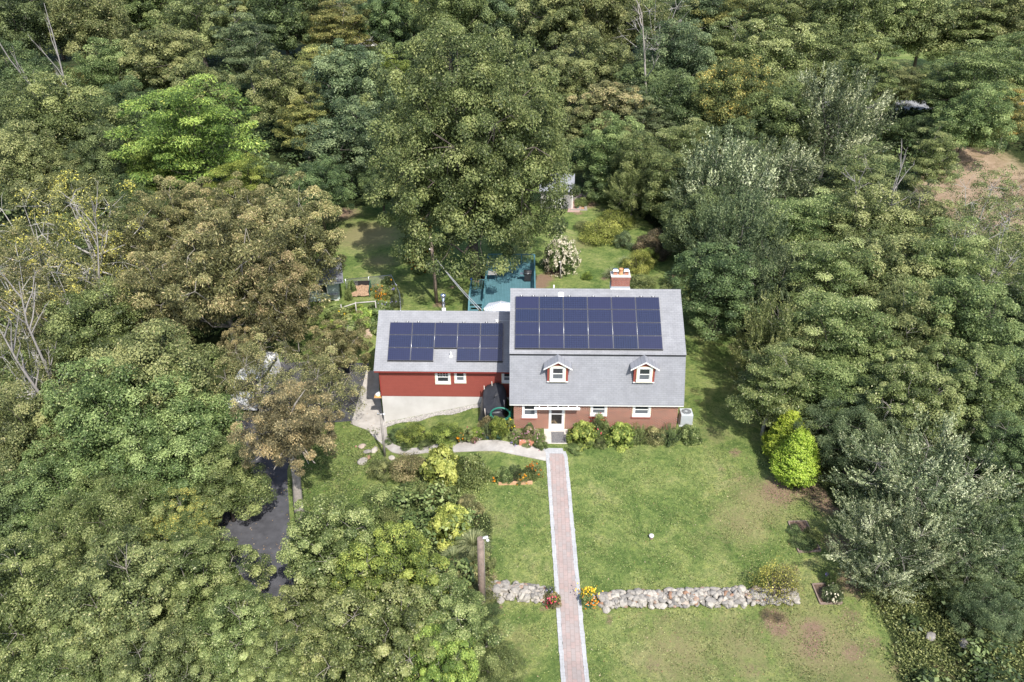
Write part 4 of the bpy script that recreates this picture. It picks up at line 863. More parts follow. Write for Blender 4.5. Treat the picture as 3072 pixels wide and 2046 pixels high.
# foundation planting, front right of the door
FG = 'shrubs along the front of the brick house'
shrub(1325, 1030, 1.18, 1.5, 'round', 'yg', 'large rounded leafy bush right of the front step', pos=(1.62, -6.55, 0), group=FG)
shrub(1412, 1030, 1.18, 1.45, 'round', 'yg', 'large rounded leafy bush between the red roses and the looser plants', pos=(4.15, -6.6, 0), group=FG)
shrub(1368, 1000, .75, 1.75, 'wild', 'mg', 'red-flowering rose bush between the two big round bushes', 'rose_bush', 'rose bush', FG, ('rd', 26, .05), pos=(2.75, -6.1, 0))
shrub(1360, 1030, .55, .6, 'fine', 'mg', 'low fine green plant in front of the rose bush', pos=(2.8, -7.1, 0), group=FG)
shrub(1460, 1028, .85, 1.0, 'shoots', 'mg', 'loose thin-leaved bush right of the second round bush', pos=(5.35, -6.5, 0), group=FG)
shrub(1500, 1028, .85, .9, 'wild', 'br', 'brownish scraggly bush in the middle of the right-hand planting', pos=(6.5, -6.45, 0), group=FG)
shrub(1545, 1028, .9, .95, 'shoots', 'dg', 'dark feathery bush near the right corner of the brick wall', pos=(7.6, -6.5, 0), group=FG)
shrub(1590, 1015, .85, 1.0, 'round2', 'lg', 'broad-leaved bush past the right corner of the brick wall', pos=(8.95, -6.35, -.02), group=FG)
shrub(1312, 1035, .8, .4, 'fine', 'mg', 'low green groundcover clump at the foot of the first round bush', pos=(1.2, -7.45, -.02), group=FG)
shrub(1575, 985, .45, .45, 'wild', 'ol', 'small plant with a magenta flower in front of the air conditioner', flow=('pk', 3, .08), pos=(9.1, -5.3, 0), group=FG)
# left of the step: flowers
FL = 'flowering plants left of the front step'
for (x, y, r, h, kd, mt, lb, fl) in ((-2.7, -6.55, .62, .75, 'wild', 'lg', 'pink-flowered plant furthest left in the bed by the step', ('pk', 26, .05)), (-2.0, -6.35, .6, .9, 'wild', 'br', 'reddish-stemmed pink-flowered plant in the middle of the step bed', ('pk', 26, .05)), (-1.45, -6.6, .55, .85, 'wild', 'lg', 'dense pink-flowered plant touching the concrete step', ('pk', 34, .05)), (-1.2, -7.25, .5, .55, 'round2', 'mg', 'leafy green plant at the path corner below the step', ('pk', 6, .05)), (-2.1, -7.05, .4, .35, 'wild', 'lg', 'low pink-flowered plant in front of the orange planter box', ('pk', 12, .05))):
    shrub(0, x, r, h, kd, mt, lb, 'flower_clump', 'flowering plant', FL, fl, pos=(x, y, float(T(x, y))))
shrub(3, 3, .42, .95, 'round', 'dg', 'small dark upright shrub against the brick between left window and step', pos=(-1.95, -5.75, -.1))
shrub(3, 3, .3, .35, 'round2', 'mg', 'lilac hydrangea at the lower left of the pink flower bed', 'hydrangea', 'hydrangea', None, ('vio', 9, .11), pos=(-2.95, -6.95, float(T(-2.95, -6.95))))
b = MB(); b.box(-.5, .5, -.16, .16, -.05, .3); b.box(-.44, .44, -.11, .11, .3, .31); tag(b.build('planter_box', plain('orange_brick', (.55, .25, .15), .85, (.42, .18, .10), 8), None, (-2.15, -7.02, float(T(-2.1, -7.0)))), 'orange brick planter box at the front edge of the pink flowers', 'planter')
def pot(x, y, r, h, col, label, plant=None, name='plant_pot', oblong=0):
    z = float(T(x, y))+.03; R_ = thing(name, label, 'potted plant', (x, y, z), 0, 'pots beside the concrete path')
    m = plain('pot_%02x%02x%02x' % tuple(int(c*255) for c in col), col, .45)
    b = MB(); b.lathe([(0, .01), (r*.72, 0), (r*.78, .02), (r, h*.92), (r*1.08, h*.93), (r*1.08, h), (r*.95, h), (r*.93, h*.85), (0, h*.84)], 18); o = b.build('pot', m, R_); 
    if oblong: o.scale = (oblong, 1, 1)
    if plant:
        kd, mt, pr, ph, fl = plant; f = link('foliage', SH[kd], R_, (0, 0, h*.8)); f.scale = (pr*(oblong or 1), pr, ph); omat(f, LM[mt])
        if fl:
            rng = np.random.default_rng(int(x*100) % 999); fm, n, fs = fl; d = unit(rng.normal(size=(n, 3))+np.array([0, -.3, .6])); d[:, 2] = abs(d[:, 2]); c = d*np.array([pr*(oblong or 1), pr, ph])*rng.uniform(.8, 1.1, (n, 1)); c[:, 2] += h
            c = np.repeat(c, 4, 0)+rng.normal(0, fs*.4, (n*4, 3)); co, ti = leaves(rng, c, rng.normal(size=(n*4, 3))+[0, -.3, .8], np.full(n*4, fs), np.full(n*4, fs*.8), rng.random(n*4)*.9)
            link('blooms', mesh_np('blooms', co, np.arange(len(co)), 4, {'tint': ('FACE', ti)}, (LM[fm],)), R_)
pot(-4.04, -6.25, .24, .36, (.16, .48, .46), 'turquoise pot with a tall bright green leafy plant by the concrete path', ('round2', 'yg', .72, 1.25, None))
pot(-3.25, -5.45, .24, .24, (.02, .03, .12), 'dark blue pot with yellow flowers beside the covered heap', ('round2', 'lg', .34, .75, ('yel', 14, .08)))
pot(-4.85, -6.1, .17, .22, (.10, .24, .36), 'small slate blue pot with a bushy grey-green plant', ('shoots', 'bg', .42, .9, None))
pot(-5.45, -6.0, .2, .24, (.78, .75, .70), 'long white trough with yellow and pink flowers on the path edge', ('round2', 'yg', .4, .7, ('pk', 8, .08)), oblong=1.9)
pot(-6.1, -6.05, .2, .28, (.74, .72, .68), 'round white pot with dark green leaves left of the long trough', ('round', 'mg', .45, .85, ('rd', 2, .07)))
pot(-6.65, -6.0, .16, .2, (.70, .68, .64), 'small white pot with orange-red flowers at the left end of the pot row', ('round2', 'mg', .3, .5, ('ora', 16, .11)))
pot(-5.72, -6.4, .13, .16, (.12, .05, .05), 'small dark pot with a red-leaved plant between the two white pots', ('wild', 'rb', .25, .35, ('pk', 3, .07)))
pot(-4.45, -6.3, .13, .16, (.35, .16, .10), 'small terracotta pot of yellowing leaves left of the turquoise pot', ('wild', 'go', .3, .35, None))
shrub(3, 3, .6, 1.15, 'wild', 'br', 'dry brown-flowered tall plant in front of the covered heap', 'perennial', 'plant', pos=(-4.9, -5.3, float(T(-4.9, -5.3))))
shrub(3, 3, .5, .5, 'wild', 'rb', 'low brownish plant and stones beside the hose', 'perennial', 'plant', pos=(-3.9, -5.1, float(T(-3.9, -5.1))))
p = (.02, 0); 
# bed between wing and path
WG = 'evergreens in the bed below the garage wall'
shrub(953, 1008, 1.35, 1.2, 'fine', 'eg', 'yellow-green evergreen bush left in the bed below the garage wall', pos=None, group=WG)
shrub(1024, 1007, 1.45, 1.1, 'fine', 'eg', 'wide bright feathery juniper right in the bed below the garage wall', group=WG)
shrub(915, 1004, .8, .7, 'fine', 'dg', 'low dark bush at the path bend under the lamp post', group=WG)
for (u, v, r, h, lb) in ((905, 1012, .7, .3, 'mat of dark groundcover nearest the lamp post'), (938, 1024, .8, .25, 'mat of dark groundcover below the yellow-green evergreen'), (985, 1022, .85, .25, 'mat of dark groundcover below the feathery juniper'), (1045, 1016, .5, .3, 'small mat of groundcover at the pots end of the bed')):
    shrub(u, v, r, h, 'fine', 'dg', lb, 'groundcover', 'groundcover', 'groundcover mats along the concrete path')
# left of lawn: shrub border
SB = 'shrubs in the border left of the front lawn'
for (u, v, r, h, kd, mt, lb) in (
 (1022, 1100, 1.65, 2.5, 'round', 'ch', 'big bright yellow-green bush standing tallest beside the concrete path'),
 (1085, 1105, 1.15, 1.9, 'wild', 'mg', 'dark loose bush just right of the big yellow-green one'),
 (940, 1090, 1.3, 1.8, 'tiers', 'br', 'brown-green bush left of the big yellow-green one'),
 (878, 1090, 1.1, 1.3, 'fine', 'ol', 'olive bush nearest the boulders and lamp post'),
 (1035, 1225, 1.5, 2.1, 'round', 'ch', 'second bright yellow-green bush halfway down the border'),
 (1078, 1180, 1.0, 1.3, 'fine', 'br', 'olive-brown clipped bush right of the second yellow-green one'),
 (940, 1150, 1.6, .8, 'wild', 'mg', 'low loose green plants in the middle of the border'),
 (880, 1160, 1.5, .7, 'wild', 'lg', 'low weedy plants at the left of the border'),
 (985, 1150, 1.1, 1.0, 'shoots', 'lg', 'grassy-leaved plant between the two yellow-green bushes'),
 (925, 1185, 1.2, .8, 'tiers', 'ol', 'spreading juniper in the lower middle of the border'),
 (1020, 1130, 1.2, .7, 'round2', 'mg', 'low leafy plant at the foot of the tall yellow-green bush'),
 (1105, 1300, .95, 1.2, 'fine', 'ol', 'green bush behind the thick pole'),
 (1060, 1330, 1.3, 1.1, 'fine', 'br', 'rusty-tinged bush left of the thick pole'),
 (1108, 1362, 1.0, .9, 'tiers', 'ol', 'low feathery evergreen directly behind the thick pole foot'),
 (1120, 1410, 1.0, .4, 'fine', 'dg', 'dark groundcover round the foot of the thick pole'),
 (1050, 1400, 1.3, .9, 'wild', 'mg', 'low weeds left of the thick pole foot')):
    shrub(u, v, r, h, kd, mt, lb, group=SB)
grassy(1088, 1262, 1100, 1.5, 1.35, 'gr', 'pale variegated fountain grass behind the thick pole')
grassy(1042, 1290, 700, 1.2, 1.0, 'gr', 'smaller pale fountain grass left of the large one')
# small flower bed on the left lawn
R_ = bed('raised_bed', 'small cedar-edged flower bed on the left front lawn', ((1146, 1114), (1224, 1112), (1220, 1088), (1146, 1086)), .12, .2, m_board2, (1, 2, 3))
GF = 'plants in the small cedar-edged bed'
for (u, v, r, h, kd, mt, fl, lb) in ((1138, 1102, .35, .5, 'wild', 'mg', ('ora', 6, .08), 'small orange-flowered plant at the left end of the cedar-edged bed'), (1158, 1100, .7, .75, 'round2', 'mg', None, 'bushy dark plant left in the cedar-edged bed'), (1183, 1096, .6, .8, 'wild', 'dg', None, 'dark leafy plant in the middle of the cedar-edged bed'), (1203, 1104, .4, .5, 'wild', 'lg', ('ora', 14, .07), 'low orange-flowered plant at the front of the cedar-edged bed'), (1226, 1095, .6, 1.0, 'wild', 'lg', ('ora', 26, .07), 'tall orange-flowered plant at the right end of the cedar-edged bed'), (1192, 1112, .2, .35, 'wild', 'mg', ('ora', 8, .07), 'small orange flower hanging over the cedar board')):
    shrub(u, v, r, h, kd, mt, lb, 'flower_clump', 'flowering plant', GF, fl)
# pots beside the walk at the stone wall
p = at(1354, 1391); R_ = thing('plant_pot', 'turquoise pot of yellow and red flowers right of the brick walk', 'potted plant', p)
b = MB(); b.lathe([(0, 0), (.2, 0), (.27, .3), (.3, .3), (.3, .36), (.25, .36), (.24, .3), (0, .3)], 18); b.build('pot', plain('turquoise', (.12, .45, .46), .35), R_)
for mt, n, c, sp in (('yel', 34, (0, .35, .75), .3), ('ora', 20, (.15, -.1, .45), .2)):
    rng = np.random.default_rng(n); q = rng.normal(size=(n*3, 3))*[sp, .15, .14]+np.array(c); co, ti = leaves(rng, q, rng.normal(size=(n*3, 3))+[0, -.5, 1], np.full(n*3, .11), np.full(n*3, .09), rng.random(n*3)*.9); link('blooms', mesh_np('blooms', co, np.arange(len(co)), 4, {'tint': ('FACE', ti)}, (LM[mt],)), R_)
f = link('foliage', SH['round2'], R_, (-.1, .1, .25)); f.scale = (.48, .45, .45); omat(f, LM['mg'])
p = at(1362, 1376); b = MB(); b.lathe([(0, 0), (.13, 0), (.16, .2), (.14, .2), (0, .17)], 14); tag(b.build('plant_pot', plain('blue_pot', (.16, .36, .55), .35), None, p), 'small pale blue pot behind the turquoise one', 'pot')
shrub(1270, 1390, .5, .75, 'wild', 'rb', 'red and violet flowering plant left of the brick walk at the stone wall', 'flower_clump', 'flowering plant', None, ('rd', 20, .06))
shrub(1273, 1382, .36, .5, 'wild', 'lg', 'yellow flowering plant touching the left edge of the brick walk', 'flower_clump', 'flowering plant', None, ('yel', 16, .06))
shrub(1264, 1372, .3, .8, 'shoots', 'bg', 'thin blue-flowered sprig behind the red and violet plant', 'flower_clump', 'flowering plant', None, ('vio', 18, .04))
# right side beds
bed('garden_bed', 'timber-edged vegetable bed beside the shaded right lawn edge', ((1812, 1201), (1852, 1200), (1886, 1268), (1835, 1270)), .07, .12)
for k, (u, v) in enumerate(((1828, 1222), (1838, 1238), (1848, 1256), (1858, 1250), (1832, 1248), (1866, 1230))): shrub(u, v, .52, .32, 'wild', 'mg' if k % 2 else 'dg', ['rear low plant', 'middle low plant', 'front low plant', 'right front low plant', 'left edge low plant', 'right edge low plant'][k]+' in the timber-edged vegetable bed', 'vegetable_plant', 'plant', 'low plants in the timber-edged bed', stem=False)
bed('garden_bed', 'square timber-edged bed with a white-flowered bush at the right end of the stone wall', ((1867, 1345), (1915, 1343), (1935, 1388), (1885, 1389)), .07, .12)
shrub(1912, 1378, .55, 1.0, 'wild', 'bg', 'white-flowered bush in the square timber-edged bed', 'rose_bush', 'rose bush', None, ('wh', 30, .06))
shrub(1905, 1345, .3, 1.1, 'wild', 'mg', 'tall thin mauve-flowered stem behind the white-flowered bush', 'perennial', 'plant', None, ('vio', 6, .07))
shrub(1778, 1372, 1.5, 2.5, 'airy', 'gd', 'airy yellow-orange shrub growing out of the long stone wall', 'shrub', 'shrub')
shrub(1802, 1360, 1.0, 2.1, 'airy', 'rb', 'bare reddish twiggy shrub at the right end of the stone wall')
shrub(1763, 1418, .45, .4, 'airy', 'rb', 'withered dark plant in the bare patch below the stone wall', 'perennial', 'plant')
shrub(1790, 1425, .4, .35, 'airy', 'dk', 'second withered plant in the bare patch below the stone wall', 'perennial', 'plant')
# golden cypresses
def flame(name, seed, n=52000):
    rng = np.random.default_rng(seed); k = 420; h = rng.random(k)**.8; a = rng.uniform(0, 2*pi, k); prof = np.minimum(1, (h+.03)/.30)**.55*np.clip((1.03-h)/.72, 0, 1)**.75
    bump_ = 1+.10*np.sin(3*a+h*7)+.07*np.sin(7*a-h*11)
    C = np.stack([np.cos(a)*prof*bump_*.95, np.sin(a)*prof*bump_*.95, h*3.4+.15], 1); D = unit(np.stack([np.cos(a), np.sin(a), .5+h*1.5], 1)); nl = n//k; idx = np.repeat(np.arange(k), nl); M = len(idx)
    t = np.cross(D, [0, 0, 1.0]); t = unit(t); upv = np.cross(t, D); s = rng.normal(size=(M, 1))*.12; q = rng.normal(size=(M, 1))*.04; w_ = rng.normal(size=(M, 1))*.15; an = rng.uniform(-.7, .7, k)[idx][:, None]
    p = C[idx]+(t[idx]*np.cos(an)+upv[idx]*np.sin(an))*s+(upv[idx]*np.cos(an)-t[idx]*np.sin(an))*q+D[idx]*w_*.6
    ti = np.clip(rng.normal(.5, .12, k)[idx]+rng.normal(0, .15, M)+w_[:, 0]*1.2, 0, .98)
    co, ti = leaves(rng, p, D[idx]+rng.normal(0, .5, (M, 3)), np.full(M, .085), np.full(M, .045), ti, D[idx])
    m = 9000; h2 = rng.random(m); a2 = rng.uniform(0, 2*pi, m); pr = np.minimum(1, (h2+.03)/.30)**.55*np.clip((1.03-h2)/.72, 0, 1)**.75*.86*rng.uniform(.85, 1, m)
    c2, t2 = leaves(rng, np.stack([np.cos(a2)*pr, np.sin(a2)*pr, h2*3.2+.15], 1), np.stack([np.cos(a2), np.sin(a2), .3+h2], 1)+rng.normal(0, .3, (m, 3)), np.full(m, .2), np.full(m, .14), rng.random(m)*.35)
    co = np.vstack([co, c2]); ti = np.append(ti, t2)
    return mesh_np(name, co, np.arange(len(co)), 4, {'tint': ('FACE', ti)}, (LM['cy'],))
fm = flame('foliage', 8); CG = 'golden cypresses on the right lawn'
p = at(1822, 1108); p = p+[0, 0, -.1]; R_ = thing('golden_cypress', 'front bright yellow-green conical cypress on the right lawn', 'conifer', p, 1.0, CG, (1.36, 1.36, 1.13)); link('foliage', fm, R_); b = MB(); b.tube([(0, 0, -.2), (0, 0, 2.6)], [.1, .03], 7); tk = b.build('trunk', m_bark, R_)
p = at(1812, 1108)+np.array([.15, 2.0, 0]); R_ = thing('golden_cypress', 'rear duller yellow-green cypress half hidden behind the front one', 'conifer', p, 2.6, CG, (1.36, 1.3, 1.12)); link('foliage', fm, R_); link('trunk', tk.data, R_)
# --- back garden
shrub(1385, 548, 2.5, 2.6, 'tiers', 'ch', 'large spreading yellow-green cypress mound in the back garden', 'cypress_mound', 'conifer', ry=2.2)
shrub(1412, 520, 1.9, 2.4, 'tiers', 'eg', 'duller right half of the large cypress mound in the back garden', 'cypress_mound', 'conifer')
shrub(1340, 525, 1.1, 1.1, 'tiers', 'ol', 'low dark spreading juniper at the left of the cypress mound', 'juniper', 'conifer')
shrub(1466, 618, 1.75, 1.9, 'fine', 'ch', 'golden cloud-shaped conifer behind the chimney', 'golden_conifer', 'conifer')
shrub(1490, 600, 1.3, 1.5, 'fine', 'ch', 'right half of the golden cloud-shaped conifer behind the chimney', 'golden_conifer', 'conifer')
shrub(1432, 566, 1.3, 1.7, 'fine', 'bg', 'pale blue-green conifer between the mound and the golden conifer', 'blue_conifer', 'conifer')
shrub(1500, 585, 2.2, 2.8, 'fine', 'dk', 'dark brown-leaved bush behind the golden conifer')
grassy(1405, 640, 500, 1.5, 1.1, 'sv', 'grey-green fountain grass left of the chimney')
grassy(1435, 610, 300, 1.4, .9, 'sv', 'second fountain grass behind the chimney pots')
shrub(1350, 642, .5, .75, 'wild', 'yg', 'small yellowing shrub alone on the back lawn')
shrub(1560, 660, 1.7, .8, 'wild', 'mg', 'sprawling green plants behind the right end of the ridge')
shrub(1470, 655, 1.5, .7, 'wild', 'mg', 'low green weeds right of the chimney')
shrub(1600, 740, 1.0, .5, 'wild', 'lg', 'low sprawling plant on the side lawn right of the roof')
# cream hydrangea tree
p = at(1290, 625); R_ = thing('hydrangea_tree', 'small tree covered in cream flower heads behind the deck', 'tree', p, 0, None, (1.75, 1.6, 2.6)); f = link('crown', SH['round2'], R_, (0, 0, .25)); omat(f, LM['mg']); 
rng = np.random.default_rng(77); n = 150; d = unit(rng.normal(size=(n, 3))+np.array([0, -.6, .6])); C = d*rng.uniform(.85, 1.12, (n, 1)); C[:, 2] = C[:, 2]*.9+.42; q = np.repeat(C, 14, 0)+rng.normal(0, .045, (n*14, 3)); co, ti = leaves(rng, q, np.repeat(d, 14, 0)+rng.normal(0, .5, (n*14, 3)), np.full(n*14, .075), np.full(n*14, .06), rng.random(n*14)*.9)
link('blooms', mesh_np('blooms', co, np.arange(len(co)), 4, {'tint': ('FACE', ti)}, (LM['wh'],)), R_); b = MB(); b.tube([(0, 0, -.1), (.03, 0, .5)], [.07, .05], 7); b.build('trunk', m_bark, R_)
shrub(1275, 610, 1.2, .5, 'round2', 'bg', 'low hosta-like plants under the cream-flowered tree', 'hosta', 'plant')
shrub(1340, 470, 1.0, .8, 'wild', 'mg', 'small bush on the far side of the back garden shed')
shrub(1050, 720, 1.4, 1.5, 'round', 'dg', 'dark rounded bush behind the garage ridge beside the stove pipe', pos=(-8.0, 8.2, float(T(-8, 8.2))))
shrub(1030, 700, 1.0, 1.2, 'round', 'mg', 'small green bush right of the tall pole foot', pos=(-6.3, 9.6, float(T(-6.3, 9.6))))
for k, (u, v, r, h) in enumerate(((950, 600, 1.0, 1.0), (965, 560, 1.1, 1.3), (962, 625, .8, .8), (985, 585, .9, 1.0), (975, 530, 1.0, 1.4))): shrub(u, v, r, h, 'wild', 'mg', ['orange-flowered clump left in the row behind the tall pole', 'orange-flowered clump in the middle of the row behind the tall pole', 'nearest orange-flowered clump, beside the pale boulder', 'orange-flowered clump closest to the tall pole top', 'farthest orange-flowered clump under the big maple'][k], 'flower_clump', 'flowering plant', 'orange flowers behind the tall pole', ('ora', 34, .09))
# --- deck
m_deck = brickmat('deck_boards', (.10, .215, .245), (.085, .19, .215), (.03, .07, .08), .145, 12, .006, swap=True, off=0, bst=.5)
m_rail = plain('teal_paint', (.095, .225, .25), .55, (.08, .19, .215), 3)
DX0, DX1, DY0, DY1, DZ = -5.9, -1.45, 6.2, 20.3, 1.0
R_ = thing('deck', 'teal painted wooden deck with railings behind the house', 'deck', (DX0, DY0, DZ))
b = MB(); b.box(0, DX1-DX0, 0, DY1-DY0, -.04, 0)
b.build('deck_boards', m_deck, R_)
def rail(a, c, name='railing', h=.92):
    a = np.array(a); c = np.array(c); d = c-a; Ln = np.linalg.norm(d[:2]); u = d/Ln; b = MB(); ang = math.atan2(d[1], d[0]); n = max(1, int(Ln/.13))
    for k in range(int(Ln/1.6)+2):
        s = min(k*1.6, Ln); q = a+u*s; b.box(-.045, .045, -.045, .045, -.2, h, 0, ang, q)
    nn = np.array([-u[1], u[0], 0])*.07
    for (z, hw, t) in ((h, 1.0, .04), (.08, .35, .05)): b.hexa([tuple(a-nn*hw+[0, 0, z]), tuple(c-nn*hw+[0, 0, z]), tuple(c+nn*hw+[0, 0, z]), tuple(a+nn*hw+[0, 0, z]), tuple(a-nn*hw+[0, 0, z+t]), tuple(c-nn*hw+[0, 0, z+t]), tuple(c+nn*hw+[0, 0, z+t]), tuple(a+nn*hw+[0, 0, z+t])])
    for k in range(1, n): q = a+u*(k*Ln/n); b.box(-.018, .018, -.018, .018, .1, h, 0, ang, q)
    b.build(name, m_rail, R_)
rail((0, 5.6, 0), (0, DY1-DY0, 0)); rail((0, DY1-DY0, 0), (DX1-DX0, DY1-DY0, 0)); rail((DX1-DX0, 0, 0), (DX1-DX0, DY1-DY0, 0)); rail((-1.25, 8.4, 0), (0, 8.4, 0)); rail((0, 0, 0), (0, 4.6, 0))
b = MB()
for i in range(4):
    for k in range(9): 
        y = i*(DY1-DY0)/3
for (x, y) in ((.1, .1), (.1, 7), (.1, 13.9), (4.3, .1), (4.3, 7), (4.3, 13.9), (-1.2, 8.3), (-1.2, 5)): b.box(x-.07, x+.07, y-.07, y+.07, -2.2, -.041)
b.build('support_post', m_rail, R_)
b = MB(); b.box(-1.3, -.002, 5.5, 8.4, -.04, -.002); b.build('landing', m_deck, R_)
b = MB()
for k in range(5): b.box(-1.25, -.05, 5.2-k*.32, 5.48-k*.32, -.22-k*.19, -.18-k*.19)
for x in (-1.3, -.05): b.hexa([(x, 3.8, -1.25), (x+.05, 3.8, -1.25), (x+.05, 5.5, -.25), (x, 5.5, -.25), (x, 3.8, -1.0), (x+.05, 3.8, -1.0), (x+.05, 5.5, -.02), (x, 5.5, -.02)])
b.build('stairs', m_rail, R_)
rail((-1.27, 5.5, 0), (-1.27, 8.4, 0)); rail((-1.27, 3.9, -1.0), (-1.27, 5.5, 0)); 
b = MB(); b.lathe([(0, 0), (.12, 0), (.13, .05), (.1, .1), (0, .1)], 14); tag(b.build('bowl', plain('blue_plastic', (.01, .05, .45), .4), None, (-7.17, 14.65, 1.97)), 'bright blue bowl on the corner of the teal stair railing', 'bowl')
# umbrella
p = (-4.35, 8.1, DZ); R_ = thing('patio_umbrella', 'white octagonal patio umbrella opened behind the garage roof', 'umbrella', p)
n = 8; rU = 1.4; m_umb, nt, b_ = newmat('umbrella_cloth'); wv = _n(nt, 'ShaderNodeTexWave', wave_type='RINGS', rings_direction='Z', i_Scale=2.1, i_Distortion=.8, i_Detail=1); nt.links.new(objco(nt), wv.inputs['Vector'])
nt.links.new(ramp(nt, [(.0, (.74, .75, .76)), (.6, (.72, .73, .75)), (.85, (.36, .42, .52))], wv.outputs['Fac']), b_.inputs['Base Color'])
vs = [(0, 0, 1.95)]; rings = 6
for j in range(1, rings+1):
    for i in range(n*4):
        a = 2*pi*i/(n*4); s = j/rings; r = rU*s*(1-.045*abs(sin(a*4)))*1.0; vs.append((r*cos(a), r*sin(a), 1.95-.5*s**1.15-.03*abs(sin(a*4))*s))
fs = [(0, 1+i, 1+(i+1) % (n*4)) for i in range(n*4)]+[(1+(j-1)*n*4+i, 1+j*n*4+i, 1+j*n*4+(i+1) % (n*4), 1+(j-1)*n*4+(i+1) % (n*4)) for j in range(1, rings) for i in range(n*4)]
b = MB(); b.add(vs, fs); b.build('canopy', m_umb, R_); b = MB(); b.tube([(0, 0, 0), (0, 0, 2.05)], .025, 8); b.build('pole', m_metal, R_); b = MB()
for i in range(8): a = 2*pi*i/8; b.tube([(0, 0, 1.9), (rU*.97*cos(a), rU*.97*sin(a), 1.42)], .01, 4)
b.build('rib', m_metal, R_)
p = at(1132, 629, 1.72); R_ = thing('patio_table', 'small square metal mesh table on the shaded part of the deck', 'table', (p[0], p[1], DZ))
b = MB(); b.box(-.42, .42, -.42, .42, .68, .72); b.build('table_top', plain('mesh_metal', (.40, .39, .37), .45, (.32, .31, .30), 12), R_, bevel=.02)
for sx in (-1, 1):
    for sy in (-1, 1): b = MB(); b.tube([(sx*.36, sy*.36, 0), (sx*.34, sy*.34, .68)], .02, 6); b.build('leg', m_dark, R_)
p = at(1220, 622, 1.9); R_ = thing('barbecue_grill', 'black barbecue grill with a silver side at the right rail of the deck', 'barbecue', (-2.1, float(p[1])-.3, DZ))
b = MB(); b.box(-.3, .3, -.25, .25, .1, .7); b.build('cart', m_dark, R_); b = MB(); b.tube([(-.38, 0, .82), (.38, 0, .82)], .26, 14); b.build('lid', m_dark, R_, bevel=0); b = MB(); b.tube([(-.3, -.3, .86), (.3, -.3, .86)], .02, 6); b.build('handle', m_metal, R_); b = MB(); b.box(-.72, -.4, -.2, .2, .72, .76); b.build('side_shelf', m_metal, R_)
# ladder of plants by stairs
shrub(3, 3, .4, .6, 'round2', 'yg', 'small bright green plant at the foot of the deck beside the umbrella', pos=(-5.95, 9.9, 1.0-.2), stem=False)
# --- shed at the back
m_shs = plain('shed_boards', (.42, .40, .38), .85, (.30, .285, .27), 4); m_dr = brickmat('plank_door', (.34, .32, .32), (.27, .255, .26), (.12, .115, .11), .12, 8, .008, off=0)
sh_s = brickmat('shed_shingles', (.33, .34, .36), (.27, .28, .30), (.16, .16, .17), .3, .16, .008, rough=.9, vec=lambda nt: shvec(nt, 1.7))
ps = at(1300, 480); Z0 = float(T(ps[0], ps[1])); R_ = thing('garden_shed', 'grey shed with a plank door and white-trimmed window under the big maple', 'shed', (ps[0], ps[1], Z0), radians(-3))
b = MB(); b.box(-2.9, .75, 0, 3.4, -.4, 2.25); b.build('wall', m_shs, R_)
b = MB(); b.hexa([(-3.1, -.35, 2.15), (.95, -.35, 2.15), (.95, 1.75, 3.55), (-3.1, 1.75, 3.55), (-3.1, -.35, 2.25), (.95, -.35, 2.25), (.95, 1.75, 3.65), (-3.1, 1.75, 3.65)]); b.hexa([(-3.1, 1.75, 3.55), (.95, 1.75, 3.55), (.95, 3.75, 2.15), (-3.1, 3.75, 2.15), (-3.1, 1.75, 3.65), (.95, 1.75, 3.65), (.95, 3.75, 2.25), (-3.1, 3.75, 2.25)]); b.build('roof', sh_s, R_)
b = MB(); b.add([(.74, .0, 2.25), (.74, 3.4, 2.25), (.74, 1.75, 3.56)], [(0, 1, 2)]); b.build('gable', m_shs, R_)
b = MB(); b.box(-.35, .5, -.04, -.002, -.05, 2.02); b.build('door', m_dr, R_)
b = MB(); b.box(-1.3, -1.12, -.05, -.003, .7, 2.1); b.box(-.62, -.5, -.05, -.003, .7, 2.1); b.box(-1.3, -.45, -.14, -.003, .55, .7); b.box(.68, .8, -.06, .06, 0, 2.3)
for x in (-.87,): b.box(x-.02, x+.02, -.045, -.003, .7, 2.1)
for z in (1.1, 1.45, 1.8): b.box(-1.12, -.62, -.044, -.003, z-.018, z+.018)
b.build('window_trim', m_white, R_); b = MB(); b.box(-1.12, -.62, -.02, -.002, .7, 2.1); b.build('window_glass', m_glass, R_)
b = MB(); b.box(.5, 2.2, -.6, -.35, -.25, .12); b.box(2.2, 2.5, -.6, 2.2, -.25, .12); tag(b.build('stone_kerb', m_stone, None, (ps[0], ps[1], Z0)), 'low stone kerb round the potting patch beside the grey shed', 'kerb')
q = thing('potting_patch', 'orange-brown mulch patch beside the grey shed', 'garden bed', (ps[0]+1.5, ps[1]+.8, Z0+.04)); b = MB(); b.box(-.75, .68, -1.2, 1.2, -.06, 0); b.build('mulch', plain('orange_mulch', (.50, .26, .14), .9, (.34, .2, .11), 5), q)
pot(float(ps[0]+1.5), float(ps[1]+1.2), .16, .26, (.05, .09, .45), 'small blue pot on the mulch beside the grey shed', ('wild', 'mg', .3, .3, None)); pot(float(ps[0]+1.4), float(ps[1]+.15), .18, .28, (.2, .42, .38), 'pale green pot on the mulch beside the grey shed', ('wild', 'lg', .35, .3, None))
b = MB(); b.box(-.9, .9, -.2, .2, 0, .5); tag(b.build('cold_frame', m_grey, None, (ps[0]+1.5, ps[1]+2.6, Z0)), 'long grey box behind the mulch patch by the shed', 'box')
pb0 = at(1340, 455); pb1 = at(1322, 488); sheet('brick_path', [(pb0[0]-.8, pb0[1]+1.8), (pb1[0]-.9, pb1[1])], [(pb0[0]+.8, pb0[1]+1.8), (pb1[0]+.5, pb1[1])], plain('old_pavers', (.50, .33, .28), .9, (.38, .27, .23), 6), .06, 12, 3)
